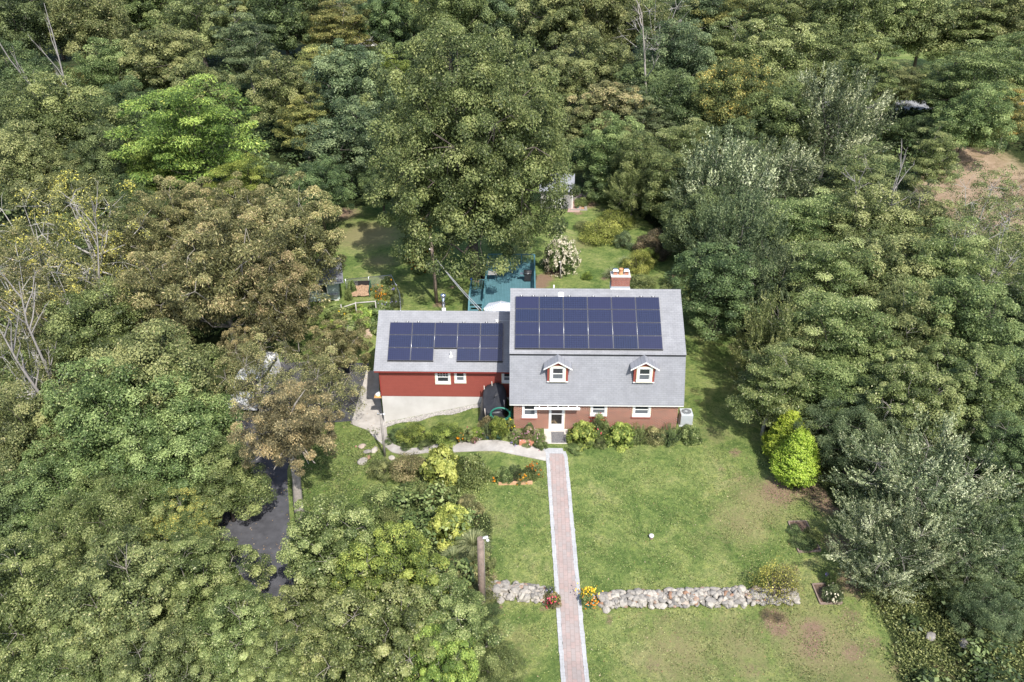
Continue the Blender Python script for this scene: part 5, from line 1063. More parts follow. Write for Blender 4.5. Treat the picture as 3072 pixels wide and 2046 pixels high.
# --- shed at the left
pc = at(770, 690); ZL = float(T(pc[0], pc[1])); R_ = thing('green_shed', 'pale green shed with a dark grey roof behind the russet oak', 'shed', (-21.0, 15.2, ZL), radians(13))
m_gs = plain('pale_green_paint', (.42, .50, .46), .7, (.34, .42, .39), 2.5); b = MB(); b.box(-2.4, 1.5, 0, 3.0, .1, 2.2); b.build('wall', m_gs, R_)
b = MB(); b.hexa([(-2.7, -.45, 1.95), (2.0, -.45, 1.95), (2.0, 3.3, 2.75), (-2.7, 3.3, 2.75), (-2.7, -.45, 2.07), (2.0, -.45, 2.07), (2.0, 3.3, 2.87), (-2.7, 3.3, 2.87)]); b.build('roof', plain('felt_roof', (.20, .20, .215), .9, (.15, .15, .165), 3), R_)
b = MB(); b.box(-2.7, 2.0, -.48, -.453, 1.93, 2.08); b.box(-.3, -.18, -.05, -.003, .9, 2.0); b.box(.4, .5, -.05, -.003, .9, 2.0); b.box(-.3, .5, -.06, -.003, .82, .9); b.build('trim', m_white, R_)
b = MB(); b.box(-.18, .4, -.03, -.002, .9, 1.95); b.build('window_glass', m_glass, R_)
for x in (-2.2, -.2, 1.2): b = MB(); b.box(x-.2, x+.2, -.05, .35, -.6, .1); b.build('footing', m_found, R_)
R_ = thing('cart', 'grey plastic garden cart standing beside the green shed', 'cart', at(771, 688))
b = MB(); b.hexa([(-.3, -.4, .3), (.3, -.4, .3), (.25, .3, .3), (-.25, .3, .3), (-.42, -.55, .75), (.42, -.55, .75), (.36, .45, .8), (-.36, .45, .8)]); b.build('tub', plain('grey_plastic', (.38, .40, .42), .5), R_, bevel=.04)
b = MB(); b.tube([(-.3, .3, .5), (-.3, .8, .9), (.3, .8, .9), (.3, .3, .5)], .02, 6); b.build('handle', m_metal, R_)
for sx in (-1, 1): b = MB(); b.tube([(sx*.36, .1, .2), (sx*.42, .1, .2)], .2, 14); b.build('wheel', m_dark, R_)
# fenced vegetable plot
zf = lambda x, y: float(T(x, y))
FP = [(-19.3, 17.4), (-15.1, 18.4), (-13.75, 14.5), (-13.2, 11.2)]
R_ = thing('chain_link_fence', 'chain-link fence with a silver top rail round the vegetable plot', 'fence', (FP[1][0], FP[1][1], zf(*FP[1])))
o0 = np.array([FP[1][0], FP[1][1], zf(*FP[1])])
b = MB(); b.tube([np.array([x, y, zf(x, y)+1.25])-o0 for x, y in FP], .028, 8); b.build('top_rail', m_metal, R_)
b = MB()
for (a, c) in zip(FP[:-1], FP[1:]):
    L_ = math.dist(a, c); n = max(2, int(L_/1.9))
    for k in range(n+1):
        x = a[0]+(c[0]-a[0])*k/n; y = a[1]+(c[1]-a[1])*k/n; b.tube([np.array([x, y, zf(x, y)-.2])-o0, np.array([x, y, zf(x, y)+1.3])-o0], .032, 7)
b.build('posts', m_metal, R_)
m_mesh, nt, b_ = newmat('chain_link'); tr = _n(nt, 'ShaderNodeBsdfTransparent'); s = _n(nt, 'ShaderNodeSeparateXYZ'); nt.links.new(objco(nt), s.inputs[0]); h_ = math_(nt, 'ADD', s.outputs[0], s.outputs[1])
d1 = grid(math_(nt, 'ADD', h_, s.outputs[2]), .07, .10); d2 = grid(math_(nt, 'SUBTRACT', h_, s.outputs[2]), .07, .10); mx = _n(nt, 'ShaderNodeMixShader'); nt.links.new(math_(nt, 'MAXIMUM', d1, d2), mx.inputs[0]); nt.links.new(tr.outputs[0], mx.inputs[1]); b_.inputs['Base Color'].default_value = (.4, .42, .42, 1); b_.inputs['Metallic'].default_value = .6; nt.links.new(b_.outputs[0], mx.inputs[2]); nt.links.new(mx.outputs[0], nt.nodes['Material Output'].inputs[0])
b = MB()
for (a, c) in zip(FP[:-1], FP[1:]): b.add([np.array([a[0], a[1], zf(*a)])-o0, np.array([c[0], c[1], zf(*c)])-o0, np.array([c[0], c[1], zf(*c)+1.25])-o0, np.array([a[0], a[1], zf(*a)+1.25])-o0], [(0, 1, 2, 3)])
b.build('wire_mesh', m_mesh, R_)
R_ = thing('compost_bin', 'open three-sided compost bin full of brown straw beside the marigolds', 'compost bin', (-17.75, 16.2, zf(-17.75, 16.2)), radians(6))
b = MB(); b.box(-.85, .85, 1.5, 1.54, -.1, .95); b.box(-.89, -.85, 0, 1.54, -.1, .9); b.build('side_panel', m_dark, R_); b = MB(); b.box(.85, .89, -.1, 1.6, -.1, .95); b.build('green_panel', plain('green_panel', (.03, .16, .10), .6), R_)
rng = np.random.default_rng(6); b = MB(); vs = [(-.84+1.68*i/14, -.1+1.58*j/12, .1+.38*(j/12)*(1-.15*rng.random())+.12*rng.random()) for j in range(13) for i in range(15)]; b.add(vs, [(j*15+i, j*15+i+1, (j+1)*15+i+1, (j+1)*15+i) for j in range(12) for i in range(14)]); b.build('compost', plain('straw', (.46, .31, .20), .9, (.25, .16, .10), 7, bmp=.6), R_)
VG = 'flowers and vegetables in the fenced plot'
for (x, y, r, h, kd, mt, fl, lb) in ((-16.0, 16.9, .95, .9, 'wild', 'lg', ('ora', 60, .07), 'dense orange marigolds right of the compost bin'), (-15.6, 16.0, .8, .7, 'wild', 'go', ('ora', 34, .07), 'orange marigolds nearest the viewer in the fenced plot'), (-15.9, 16.4, .5, .8, 'wild', 'rb', ('pk', 16, .06), 'pale pink flowers in the middle of the marigolds'), (-15.3, 17.9, .8, 1.2, 'round2', 'dg', ('ora', 5, .08), 'dark leafy plant in the far corner of the fence'), (-14.5, 16.0, .75, 1.3, 'round2', 'mg', ('vio', 14, .08), 'violet-flowered vine on the right run of the fence'), (-14.1, 14.4, .6, 1.1, 'wild', 'bg', ('vio', 8, .08), 'thin vine lower down the right run of the fence'), (-18.7, 16.9, .45, 1.3, 'round2', 'mg', None, 'climbing vine at the fence end beside the green shed'), (-18.7, 15.6, .4, 1.1, 'round2', 'mg', None, 'vine growing beside the grey cart'), (-15.4, 13.2, 1.2, 1.0, 'round2', 'mg', ('vio', 20, .07), 'violet-flowered plants behind the timber trellis'), (-17.3, 12.6, 1.0, .9, 'round2', 'yg', ('yel', 10, .09), 'yellow-flowered squash behind the trellis'), (-19.2, 12.6, 1.2, .9, 'round2', 'lg', None, 'squash leaves left of the trellis'), (-18.3, 11.3, 1.5, 1.3, 'big', 'mg', ('yel', 6, .09), 'big-leaved squash bush below the left of the trellis'), (-16.6, 11.1, 1.5, 1.3, 'big', 'yg', None, 'big-leaved bright squash bush below the trellis'), (-15.1, 11.0, 1.4, 1.3, 'big', 'mg', None, 'big-leaved squash bush right of the trellis near the garage'), (-19.0, 9.8, 1.0, .9, 'big', 'yg', None, 'yellowing squash at the lowest left of the plot'), (-14.8, 9.6, .9, .9, 'big', 'lg', None, 'squash tumbling toward the garage roof corner'), (-17.2, 9.9, 1.1, .8, 'big', 'mg', None, 'low squash leaves at the front edge of the plot')):
    shrub(11, x*y, r, h, kd, mt, lb, 'garden_plant', 'plant', VG, fl, pos=(x, y, zf(x, y)), stem=False)
R_ = thing('trellis', 'grey timber trellis rail standing in the squash leaves', 'trellis', (-17.0, 11.9, zf(-17, 11.9)))
b = MB(); b.tube([(-1.5, -.5, 1.35), (-.3, -.05, 1.6)], .05, 6); b.tube([(-.25, 0, 1.6), (1.5, .25, 1.65)], .055, 6); b.build('rail', m_bark3, R_)
for x, y in ((-1.45, -.5), (-.27, -.02), (1.45, .25)): b = MB(); b.tube([(x, y, -.1), (x, y, 1.7)], .05, 6); b.build('post', m_bark3, R_)
# --- white van parked under the tree
pv = at(592, 905); ZV = float(T(pv[0], pv[1])); R_ = thing('parked_van', 'white van parked on the drive under the russet oak', 'van', (pv[0], pv[1], ZV+.03), radians(-4), None, 1.12)
m_vp = plain('white_paint', (.86, .87, .88), .25, (.84, .85, .86), 2, spec=.6)
b = MB(); prof = [(-2.6, .35), (-2.6, .95), (-2.45, 1.15), (-1.75, 1.3), (-1.15, 1.95), (-.9, 2.05), (2.4, 2.05), (2.6, 1.8), (2.6, .35)]
n = len(prof); vs = []
for x, k in ((-.98, 1), (-.92, .0), (.92, .0), (.98, 1)): vs += [(x*(1 if z < 1.2 else .9), y, z) for y, z in prof]
fs = [(0*n+i, 0*n+(i+1) % n, 1*n+(i+1) % n, 1*n+i) for i in range(n)]+[(n+i, n+(i+1) % n, 2*n+(i+1) % n, 2*n+i) for i in range(n)]+[(2*n+i, 2*n+(i+1) % n, 3*n+(i+1) % n, 3*n+i) for i in range(n)]+[tuple(range(n))[::-1], tuple(range(3*n, 4*n))]
b.add(vs, fs); b.build('body', m_vp, R_, bevel=.05)
b = MB(); b.hexa([(-.8, -1.74, 1.34), (.8, -1.74, 1.34), (.76, -1.2, 1.92), (-.76, -1.2, 1.92), (-.8, -1.78, 1.36), (.8, -1.78, 1.36), (.76, -1.24, 1.94), (-.76, -1.24, 1.94)]); b.build('windscreen', m_glass, R_)
for sx in (-1, 1):
    b = MB(); b.box(sx*.9-.01, sx*.9+.01, -1.0, 2.2, 1.35, 1.8); b.build('side_window', m_glass, R_)
    b = MB(); b.box(sx*.7-.14, sx*.7+.14, -2.63, -2.58, .75, .92); b.build('headlight', m_metal, R_)
    for y in (-1.75, 1.6): b = MB(); b.tube([(sx*.80, y, .33), (sx*1.0, y, .33)], .34, 18); b.build('wheel', m_dark, R_)
# bundle on a shelf at the garage corner
R_ = thing('wall_shelf', 'small shelf holding a white and orange bag at the garage corner', 'shelf', (-13.05, -1.3, -.05)); b = MB(); b.box(-.42, .16, -.25, .25, 0, .04); b.build('board', m_board2, R_); b = MB(); V, f = blob(np.random.default_rng(3), .24, 1, .8, .9, 2); b.add(V+[-.12, 0, .2], f, 0, .9); b.build('bag', m_white, R_); b = MB(); b.box(-.36, .1, -.24, .1, .041, .11); b.build('orange_pouch', plain('orange_cloth', (.75, .42, .12), .7), R_)
# far house roof glimpsed in the wood
pf = at(852, 95); R_ = thing('far_house', 'pinkish-brown roofed house glimpsed between trees far behind', 'house', (pf[0], pf[1], float(T(pf[0], pf[1]))), radians(25)); b = MB(); b.box(-6, 6, -4, 4, -1, 4.5); b.build('wall', m_white, R_)
b = MB(); b.hexa([(-6.5, -4.6, 4.3), (6.5, -4.6, 4.3), (6.5, 0, 7.6), (-6.5, 0, 7.6), (-6.5, -4.6, 4.5), (6.5, -4.6, 4.5), (6.5, 0, 7.8), (-6.5, 0, 7.8)]); b.hexa([(-6.5, 0, 7.6), (6.5, 0, 7.6), (6.5, 4.6, 4.3), (-6.5, 4.6, 4.3), (-6.5, 0, 7.8), (6.5, 0, 7.8), (6.5, 4.6, 4.5), (-6.5, 4.6, 4.5)]); b.build('roof', plain('brown_roof', (.30, .2, .18), .9, (.22, .15, .14), 2), R_)
# ================================================================== TREES
MODELS = {}
def model(key, seed, R, H, zc, r0, bark, ntw=26, **kw):
    kw['nl'] = int(kw.get('nl', 280)*1.45); kw['L'] = kw.get('L', .31)*.80; me, lc, C = crown('crown', seed, R, H, zc, **kw)
    tk = trunk_mesh(seed, r0, zc, lc, C, ntw); tk.materials.append(bark); MODELS[key] = (me, tk, R, zc)
model('M1', 11, 6, 6.0, 8.6, .30, m_bark)
model('M2', 12, 6, 6.6, 9.0, .32, m_bark, lobes=14, per=13, rough=.3)
model('M3', 13, 6, 5.4, 8.0, .30, m_bark, lobes=9, per=16, rough=.35)
model('O1', 21, 6, 5.6, 8.4, .36, m_bark, lobes=15, per=11, rc=1.1, nl=230, rough=.45, style='dome', wob=1.08, L=.32)
model('O2', 22, 6, 6.2, 8.6, .36, m_bark, lobes=18, per=10, rc=1.05, nl=280, rough=.4, wob=1.05, cull=.5, L=.32)
model('A1', 31, 6, 5.4, 8.4, .30, m_bark, lobes=16, per=11, rc=1.25, nl=230, style='flat', rough=.35, asp=.4, L=.36)
model('A2', 32, 6, 6.4, 8.8, .30, m_bark2, lobes=13, per=11, rc=1.2, nl=230, style='flat', rough=.4, asp=.42, L=.36)
model('U1', 41, 6, 6.2, 7.0, .26, m_bark2, lobes=13, per=12, rc=1.35, nl=240, style='shoot', asp=.34, L=.36, low=-.75)
model('U2', 42, 6, 5.2, 6.4, .26, m_bark2, lobes=17, per=11, rc=1.2, nl=230, style='shoot', asp=.36, L=.32, low=-.8, rough=.35)
model('H1', 51, 6, 5.6, 8.6, .34, m_bark2, lobes=18, per=11, rc=1.05, nl=270, style='loose', asp=.3, L=.40, rough=.45, keep=.72, wob=1.15, ntw=50, cull=.45)
model('H2', 52, 6, 6.0, 8.6, .34, m_bark2, lobes=20, per=10, rc=1.0, nl=270, style='loose', asp=.3, L=.38, rough=.5, keep=.75, wob=1.12, ntw=50, cull=.4)
model('S1', 61, 6, 6.2, 8.4, .34, m_bark3, lobes=18, per=9, rc=1.15, nl=120, style='loose', asp=.5, L=.28, rough=.45, keep=.55, wob=1.15, inner=.04, ntw=220, cull=.3)
model('S2', 62, 6, 6.0, 8.4, .30, m_bark2, lobes=18, per=10, rc=1.15, nl=140, style='loose', asp=.35, L=.34, rough=.45, keep=.55, wob=1.12, inner=.06, ntw=90, cull=.3)
model('B1', 71, 6, 4.6, 4.2, .16, m_bark, lobes=11, per=13, rc=1.3, nl=230, L=.34, low=-.8)
# near trees want finer leaves
model('N1', 81, 5, 4.6, 7.4, .26, m_bark2, lobes=16, per=18, rc=.78, nl=280, L=.19, asp=.62, rough=.35, ntw=80)
model('N2', 82, 5, 4.4, 7.0, .26, m_bark2, lobes=18, per=15, rc=.85, nl=260, L=.20, asp=.85, rough=.4, ntw=80, style='dome')
model('N3', 83, 5, 4.2, 6.0, .20, m_bark, lobes=15, per=14, rc=.9, nl=260, L=.27, asp=.26, style='loose', rough=.4, ntw=60)
model('N4', 84, 5, 4.6, 5.2, .20, m_bark2, lobes=18, per=15, rc=.95, nl=280, L=.22, asp=.33, style='shoot', low=-.8, ntw=120, rough=.4)
model('G1', 91, 10.6, 10.2, 12.2, .62, m_bark, lobes=34, per=26, rc=1.35, nl=300, L=.29, asp=.62, rough=.2, low=-.66, inner=.25, ntw=120, cull=.55, wob=1.08)
NAMES = {'M': 'maple_tree', 'O': 'oak_tree', 'A': 'ash_tree', 'U': 'willow_tree', 'H': 'hickory_tree', 'S': 'sparse_tree', 'B': 'understory_tree', 'N': 'broadleaf_tree', 'G': 'giant_maple'}
TR = np.random.default_rng(99)
def solve(u, v, rpx, mod, hs):
    _, _, R, zc = MODELS[mod]; s = 1.0
    for _ in range(6):
        p = at(u, v, zc*s*hs); D = D_of(p); s = rpx*D/(1833.0*R)
    return p, s
def tree(u, v, rpx, mod, mat, label, hs=1.0, group='trees of the wood round the house'):
    me, tk, R, zc = MODELS[mod]; p, s = solve(u, v, rpx, mod, hs); g = float(T(p[0], p[1]))
    R_ = thing(NAMES[mod[0]], label, 'tree', (p[0], p[1], g), TR.uniform(0, 6.28), group, (s, s, s*hs))
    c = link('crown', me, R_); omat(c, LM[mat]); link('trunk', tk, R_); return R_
LIST = '''
@FAR
38 62 95 O1 dg|dark green tree in the far upper left corner
118 30 80 M2 mg|tree on the top edge behind the bare dead snag
215 62 88 M1 ol|olive-topped tree on the top edge right of the dead snag
318 28 82 O2 mg|mid-green tree cut by the top edge, fourth from the left corner
395 20 75 A2 mg|narrow-leaved tree cut by the top edge above the round olive oak
455 60 85 O1 ol|rough olive crown between the round olive oak and the top edge
560 30 82 O2 ol|olive oak on the top edge above the silvery round tree
650 40 80 M2 dg|dark tree on the top edge right of the silvery round tree
725 25 78 A1 ol|golden feathery tree cut by the top edge left of centre
775 75 85 A2 go|large golden-olive feathery tree left of the far brown roof
838 22 62 M3 bg|blue-green tree on the top edge above the far brown roof
895 60 70 O2 dg|dark oak hiding the right end of the far brown roof
948 30 72 M1 go|yellow-olive rounded tree on the top edge above the big maple's left side
1030 40 80 M2 mg|green tree on the top edge straight above the big maple
1110 30 80 O1 bg|blue-green oak on the top edge just right of the big maple's peak
1195 35 82 M1 mg|mid-green tree on the top edge near the picture's centre
1280 45 95 O2 ol|olive oak on the top edge right of centre
1375 35 90 O1 ol|dull olive oak, second right of centre on the top edge
1455 50 85 O2 dg|dark oak left of the sparse bare-limbed tree at the top
1515 70 92 S1 ol|thin-leaved tree with bare grey limbs at the top right of centre
1600 45 82 M2 bg|dark blue-green tree right of the bare-limbed tree
1690 40 88 A1 go|yellow-tinged tree on the top edge, above the mixed yellow crown
1775 60 92 A2 lg|pale green tree on the top edge right of the yellow-tinged one
1860 35 85 M1 lg|light rounded tree on the top edge above the grey-green giant
1945 60 90 M2 mg|tree on the top edge left of the glimpsed bright field
2035 50 88 A1 lg|pale layered tree above the glimpsed bright field
2125 60 92 M1 ol|olive crown with a tall dark trunk near the top right
2215 70 92 A2 lg|bright layered crown third from the top right corner
2300 60 92 M2 ol|green crown next to the top right corner
2350 150 80 A1 lg|pale green tree at the right edge below the corner
@BACK
255 175 75 M1 mg|green crown right of the dead snag's foot
160 195 40 B1 go|small golden-olive tree at the foot of the dead snag
60 190 78 M3 dg|dark tree at the left edge below the dead snag
385 150 98 O2 ol|large round olive oak in the upper left wood
570 118 80 A2 bg|pale blue-green round tree with a light top in the upper left wood
470 215 70 O1 ol|olive oak low between the round oak and the silvery tree
290 265 70 M2 dg|dark crown below the round olive oak
140 292 115 M1 mg|broad mid-green maple left of the bright ash
230 395 80 M3 dg|dark low tree between the broad maple and the bright ash
40 270 70 M2 dg|shaded tree at the left edge beside the broad maple
660 215 82 O1 ol|olive oak leaning over the gap left of the grey-green giant oak
745 175 72 A1 go|golden drooping tree above the grey-green giant oak
700 285 70 A2 go|yellow-olive tree between the bright ash and the grey-green giant oak
805 205 95 O2 bg|upper half of the tall dark grey-green oak left of the big maple
800 330 108 O1 bg|tall dark grey-green oak standing left of the big maple
735 440 70 M2 dg|dark tree at the lawn's far left corner under the grey-green oak
650 440 62 M3 dg|shaded tree with visible trunks at the back edge of the lawn
900 180 60 A2 yg|bright green tree squeezed between the grey-green oak and the big maple
880 430 55 M3 dg|dark low tree tucked under the big maple's left edge
440 315 140 A1 yg|broad bright yellow-green ash in the left wood
350 390 75 A2 yg|lower left bough-like ash below the broad bright one
560 425 72 A1 yg|small bright yellow-green tree just right below the broad ash
60 385 85 M1 ol|olive rounded tree on the left edge above the yellowing trees
165 430 62 M2 ol|small olive tree behind the yellowing sparse trees
330 480 60 M3 dg|dark low tree in the gap under the broad ash
450 480 60 B1 mg|green undergrowth tree behind the brown hickories
1275 190 88 O2 ol|dark olive oak immediately right of the big maple's top
1370 150 85 O1 ol|olive oak behind the wood right of the big maple
1400 260 88 O2 br|brown-olive oak with pale twigs right of the big maple
1330 290 70 O1 ol|olive oak touching the big maple's right shoulder
1480 210 80 O2 dg|dark oak below the bare-limbed tree
1475 285 68 A2 bg|blue-green feathery tree in the dark wood right of centre
1405 350 78 M1 mg|green maple right of the big maple at mid height
1470 390 72 M3 mg|rounded green maple above the cypress mound
1395 415 58 B1 dg|dark bush-like tree behind the back shed's right side
1455 445 62 U2 lg|light shoot-topped tree right of the cypress mound
1560 150 85 M2 bg|dark maple left of the mixed yellow crown
1560 250 78 M1 dg|dark maple in the wood above the golden conifer
1575 345 80 A1 lg|yellow-green tree with golden tips above the dark brown bush
1540 430 78 M3 mg|green tree at the wood edge above the dark brown bush
1660 140 92 A2 lg|mixed green and yellow crown high right of centre
1680 240 85 M2 or|maple with yellow and rusty tips below the mixed crown
1770 160 95 M1 lg|pale sunlit maple left of the grey-green giant
1870 150 88 A1 mg|layered green tree behind the grey-green giant
1905 285 128 U2 sv|huge grey-green tree with pale leaf tips at the right
1790 290 85 M2 mg|green tree left against the grey-green giant
1690 345 80 O1 dg|dark-leaved oak between the rusty maple and the silvery trees
1975 190 85 A2 mg|layered tree left of the bright field glimpse
2240 190 95 A1 mg|layered tree with dark trunk right of the field glimpse
2165 205 60 M2 lg|narrow light tree with its trunk crossing the bright field
2320 262 62 A2 or|tree with orange-yellow leaves at the right edge
2225 285 80 M3 mg|green tree overhanging the top of the brown grass slope
2120 310 62 B1 dg|dark low tree between the field glimpse and the brown slope
2060 200 55 A1 ol|small tree left of the field glimpse
@MID
1665 440 118 U1 sv|silvery-green shoot-topped tree nearest the back garden
1790 420 118 U2 sv|silvery-green shoot-topped tree beside the huge grey-green one
1600 520 85 M3 dg|dark green tree hanging over the back garden's right edge
1700 560 115 U2 bg|blue-green tree with slender leaves right of the back garden
1960 435 95 A2 ol|olive-yellow layered tree left of the bare white branches
1855 530 105 A1 lg|light layered tree in the middle of the right wood
2150 372 62 A2 lg|single small pale tree standing against the brown slope
1985 545 105 M1 lg|light green tree just under the bare white branches
2110 520 92 A2 ol|thin olive tree right of the bare white branches
2240 500 88 S1 lg|scrubby open tree on the brown grass slope
2330 470 55 S1 rb|small reddish open shrub tree on the brown slope at the right edge
1652 668 100 M2 dg|dark tree overhanging the shaded side lawn beside the house
1770 670 112 U2 bg|slender-leaved blue-green tree right of the side lawn
1900 650 105 A1 lg|pale-tipped layered tree in the right wood level with the roof
2030 660 110 M1 ol|olive maple in the right wood level with the roof
2160 630 115 A2 lg|light feathery tree at the far right level with the roof
2290 600 105 S1 ol|open twiggy tree at the right edge above the roof level
2330 720 95 O1 dg|dark oak on the right edge level with the dormers
2200 760 112 M2 mg|green maple in the far right wood level with the dormers
2090 790 105 H1 ol|thin drooping tree with tangled twigs in the right wood
1920 775 118 A1 lg|bright layered tree right of the side lawn level with the dormers
1785 800 96 U1 lg|upright pale tree leaning over the side lawn
1775 885 92 A2 lg|low layered tree reaching toward the golden cypresses
@NEAR
1905 900 110 A1 mg|dark layered tree above right of the golden cypresses
1990 880 90 M3 mg|round leafy tree in the dark hollow at the right
2080 930 120 N2 lg|vine-smothered bright green tree at the right
2215 890 115 N2 mg|vine-covered green tree at the right edge area
2330 880 95 M2 dg|dark tree on the right edge above the silvery tree
1965 1000 100 N3 bg|dark blue-green long-leaved tree right beside the golden cypresses
2320 1050 100 N1 dg|deep green tree on the right edge beside the silvery tree
2120 1120 172 N4 sv|large silvery willow-like tree at the lower right
2050 1258 125 N4 sv|lower left spreading half of the silvery willow-like trees
2215 1250 115 N4 bg|lower right part of the silvery willow-like trees
2320 1230 90 N1 dg|dark leafy tree at the right edge below the silvery tree
2270 1400 78 N3 bg|small blue-green long-leaved tree at the lower right
2345 1380 75 B1 dg|dark bushy tree in the lower right corner
2200 1340 60 B1 mg|low green tree at the feet of the silvery trees
@LEFT
75 560 130 S1 ye|yellowing open tree at the left edge with pale limbs
205 560 120 S1 ye|second yellowing open tree with pale bare limbs
40 700 120 S1 br|thin brown-green tree with leaning pale trunks at the left edge
160 700 105 S1 ye|lower yellow-flecked open tree above the dark green maple
330 570 95 H2 br|brown-olive hickory left of the two largest hickories
440 520 95 H1 br|upper brown-olive hickory at the wood's edge
575 510 105 H2 br|brown-olive hickory above the green shed
690 580 118 H1 br|brown-olive hickory whose right boughs hang over the green shed
510 640 145 H2 br|largest brown-olive hickory, left of the parked white van
640 712 104 H1 br|brown hickory crown over the back of the white van
385 690 110 H1 br|brown-olive hickory between the yellowing trees and the large hickory
775 800 70 H2 br|hickory boughs reaching over the drive to the garage corner
560 815 50 H1 rb|russet thin crown partly hiding the white van
225 770 110 M2 mg|dark green maple under the yellowing trees
60 860 95 S1 ol|open olive tree with a broken pale bough at the left edge
355 890 130 M1 ol|upper crown of the broad green maples at the left
430 985 112 M3 mg|broad green maple overhanging the left of the drive
250 990 130 M2 mg|broad green maple in the middle of the left wood
90 1010 110 M1 ol|olive green maple at the left edge beside the broad maples
370 1080 110 M1 mg|lower green maple above the silvery long-leaved tree
520 1120 95 M3 mg|green maple bough hanging over the lane
150 1130 100 M2 mg|dark maple left of the silvery long-leaved tree
40 1190 95 M3 dg|dark green maple at the left edge low down
260 1215 125 N3 lg|silvery pale long-leaved tree in the lower left
425 1215 85 N1 or|maple with orange-tinged tips beside the long-leaved tree
585 868 92 S2 br|loose russet crown whose leaves screen the white van
745 885 88 S2 br|loose brown boughs over the drive left of the concrete path
@FRONT
90 1390 150 N1 lg|pale maple at the lower left edge
270 1400 165 N1 ol|large light maple in the middle of the lower left
450 1330 130 N1 lg|sunlit light maple beside the lane, lower left
530 1470 120 N1 lg|light maple touching the lane's lower end
180 1530 140 N1 lg|lowest maple in the bottom left corner area
370 1540 120 N1 ol|maple on the bottom edge left of the lane
770 1270 120 N2 lg|vine-covered bright bushy tree between lane and lawn, uppermost
900 1330 120 N2 yg|vine-covered bright tree left of the thick pole
740 1420 115 N2 lg|vine-covered tree along the lane's right side
880 1480 140 N2 lg|large vine-covered tree on the bottom edge left of the lawn
1020 1440 115 N2 lg|green vine-covered tree below the thick pole
640 1520 100 N1 mg|green maple on the bottom edge right of the lane
1130 1535 75 N3 mg|narrow-leaved dark tree on the bottom edge beside the lawn
1010 1545 90 N2 yg|bright vine-covered tree on the bottom edge by the lawn corner
'''
sec = ''; HR = np.random.default_rng(17)
for ln in LIST.strip().split('\n'):
    if ln[0] == '@': sec = ln[1:]; continue
    a, lb = ln.split('|'); q = a.split(); hs = 1.0 if sec != 'NEAR' else .9
    tree(float(q[0]), float(q[1]), float(q[2])*.95, q[3], q[4], lb, hs*HR.uniform(.84, 1.18))
# the giant maple on the back lawn
p = at(1106, 650); me, tk, R, zc = MODELS['G1']
R_ = thing('giant_maple', 'giant dark-olive maple standing alone behind the teal deck', 'tree', (p[0]-.5, p[1]+1.2, p[2]), 1.2, None, (.73, .74, .95)); omat(link('crown', me, R_), LM['mg']); link('trunk', tk, R_)
# slanting trunk of the russet hickory
# bare dead trees
m_bark4 = plain('dead_wood', (.33, .305, .28), .85, (.22, .20, .185), 4, bmp=.4)
def deadpx(u0, v0, u1, v1, hbase, label, seed, spread, mat, r0, nb):
    """bare tree whose visible stem runs from (u0,v0) up to (u1,v1)"""
    q = at(u0, v0, hbase); g = float(T(q[0], q[1])); top = aty(u1, v1, q[1]); R_h = float(top[2]-g); 
    rng = np.random.default_rng(seed); R_ = thing('dead_tree', label, 'dead tree', (q[0], q[1], g)); b = MB()
    def br(a, d, L, r, dep):
        pts = [np.array(a)]; dd = np.array(d)
        for k in range(4): dd = unit(dd+rng.normal(0, .09, 3)+[0, 0, .05]); pts.append(pts[-1]+dd*L/4)
        b.tube(pts, [r, r*.8, r*.62, r*.45, r*.2], 6, cap=False)
        if dep:
            for k in range(nb if dep == 2 else 4):
                t = rng.uniform(.35 if dep == 2 else .2, .98); i = min(int(t*4), 3); qq = pts[i]+(pts[i+1]-pts[i])*(t*4-i); br(qq, unit(dd*.55+unit(rng.normal(size=3))*spread+[0, 0, .3]), L*rng.uniform(.14, .3), r*.42, dep-1)
    br((0, 0, -.3), unit(np.array([top[0]-q[0], 0, R_h])), R_h, r0, 2); b.build('trunk', mat, R_)
deadpx(2040, 540, 2083, 340, 4.5, 'bare white dead tree standing out against the brown slope', 5, .8, m_bark4, .12, 12)
deadpx(2025, 530, 1960, 400, 4.5, 'second bare white dead tree leaning left beside the upright one', 6, .9, m_bark4, .11, 10)
deadpx(140, 158, 112, 2, 11, 'tall bare multi-limbed dead snag in the upper left', 7, .25, m_bark4, .17, 7)
deadpx(125, 150, 50, 20, 11, 'left-leaning bare dead snag in the upper left', 8, .2, m_bark4, .14, 5)
deadpx(1512, 175, 1490, 20, 9, 'bare grey dead trunk with short limbs at the top right of centre', 9, .6, m_bark2, .24, 7)
deadpx(105, 850, 30, 735, 6, 'pale leaning dead trunk among the yellowing trees', 14, .5, m_bark4, .17, 7)
deadpx(110, 850, 112, 640, 5, 'pale upright dead trunk among the yellowing trees', 15, .5, m_bark4, .15, 8)
deadpx(190, 600, 170, 480, 9, 'pale limb-like dead tree at the top of the yellowing trees', 16, .6, m_bark4, .11, 9)
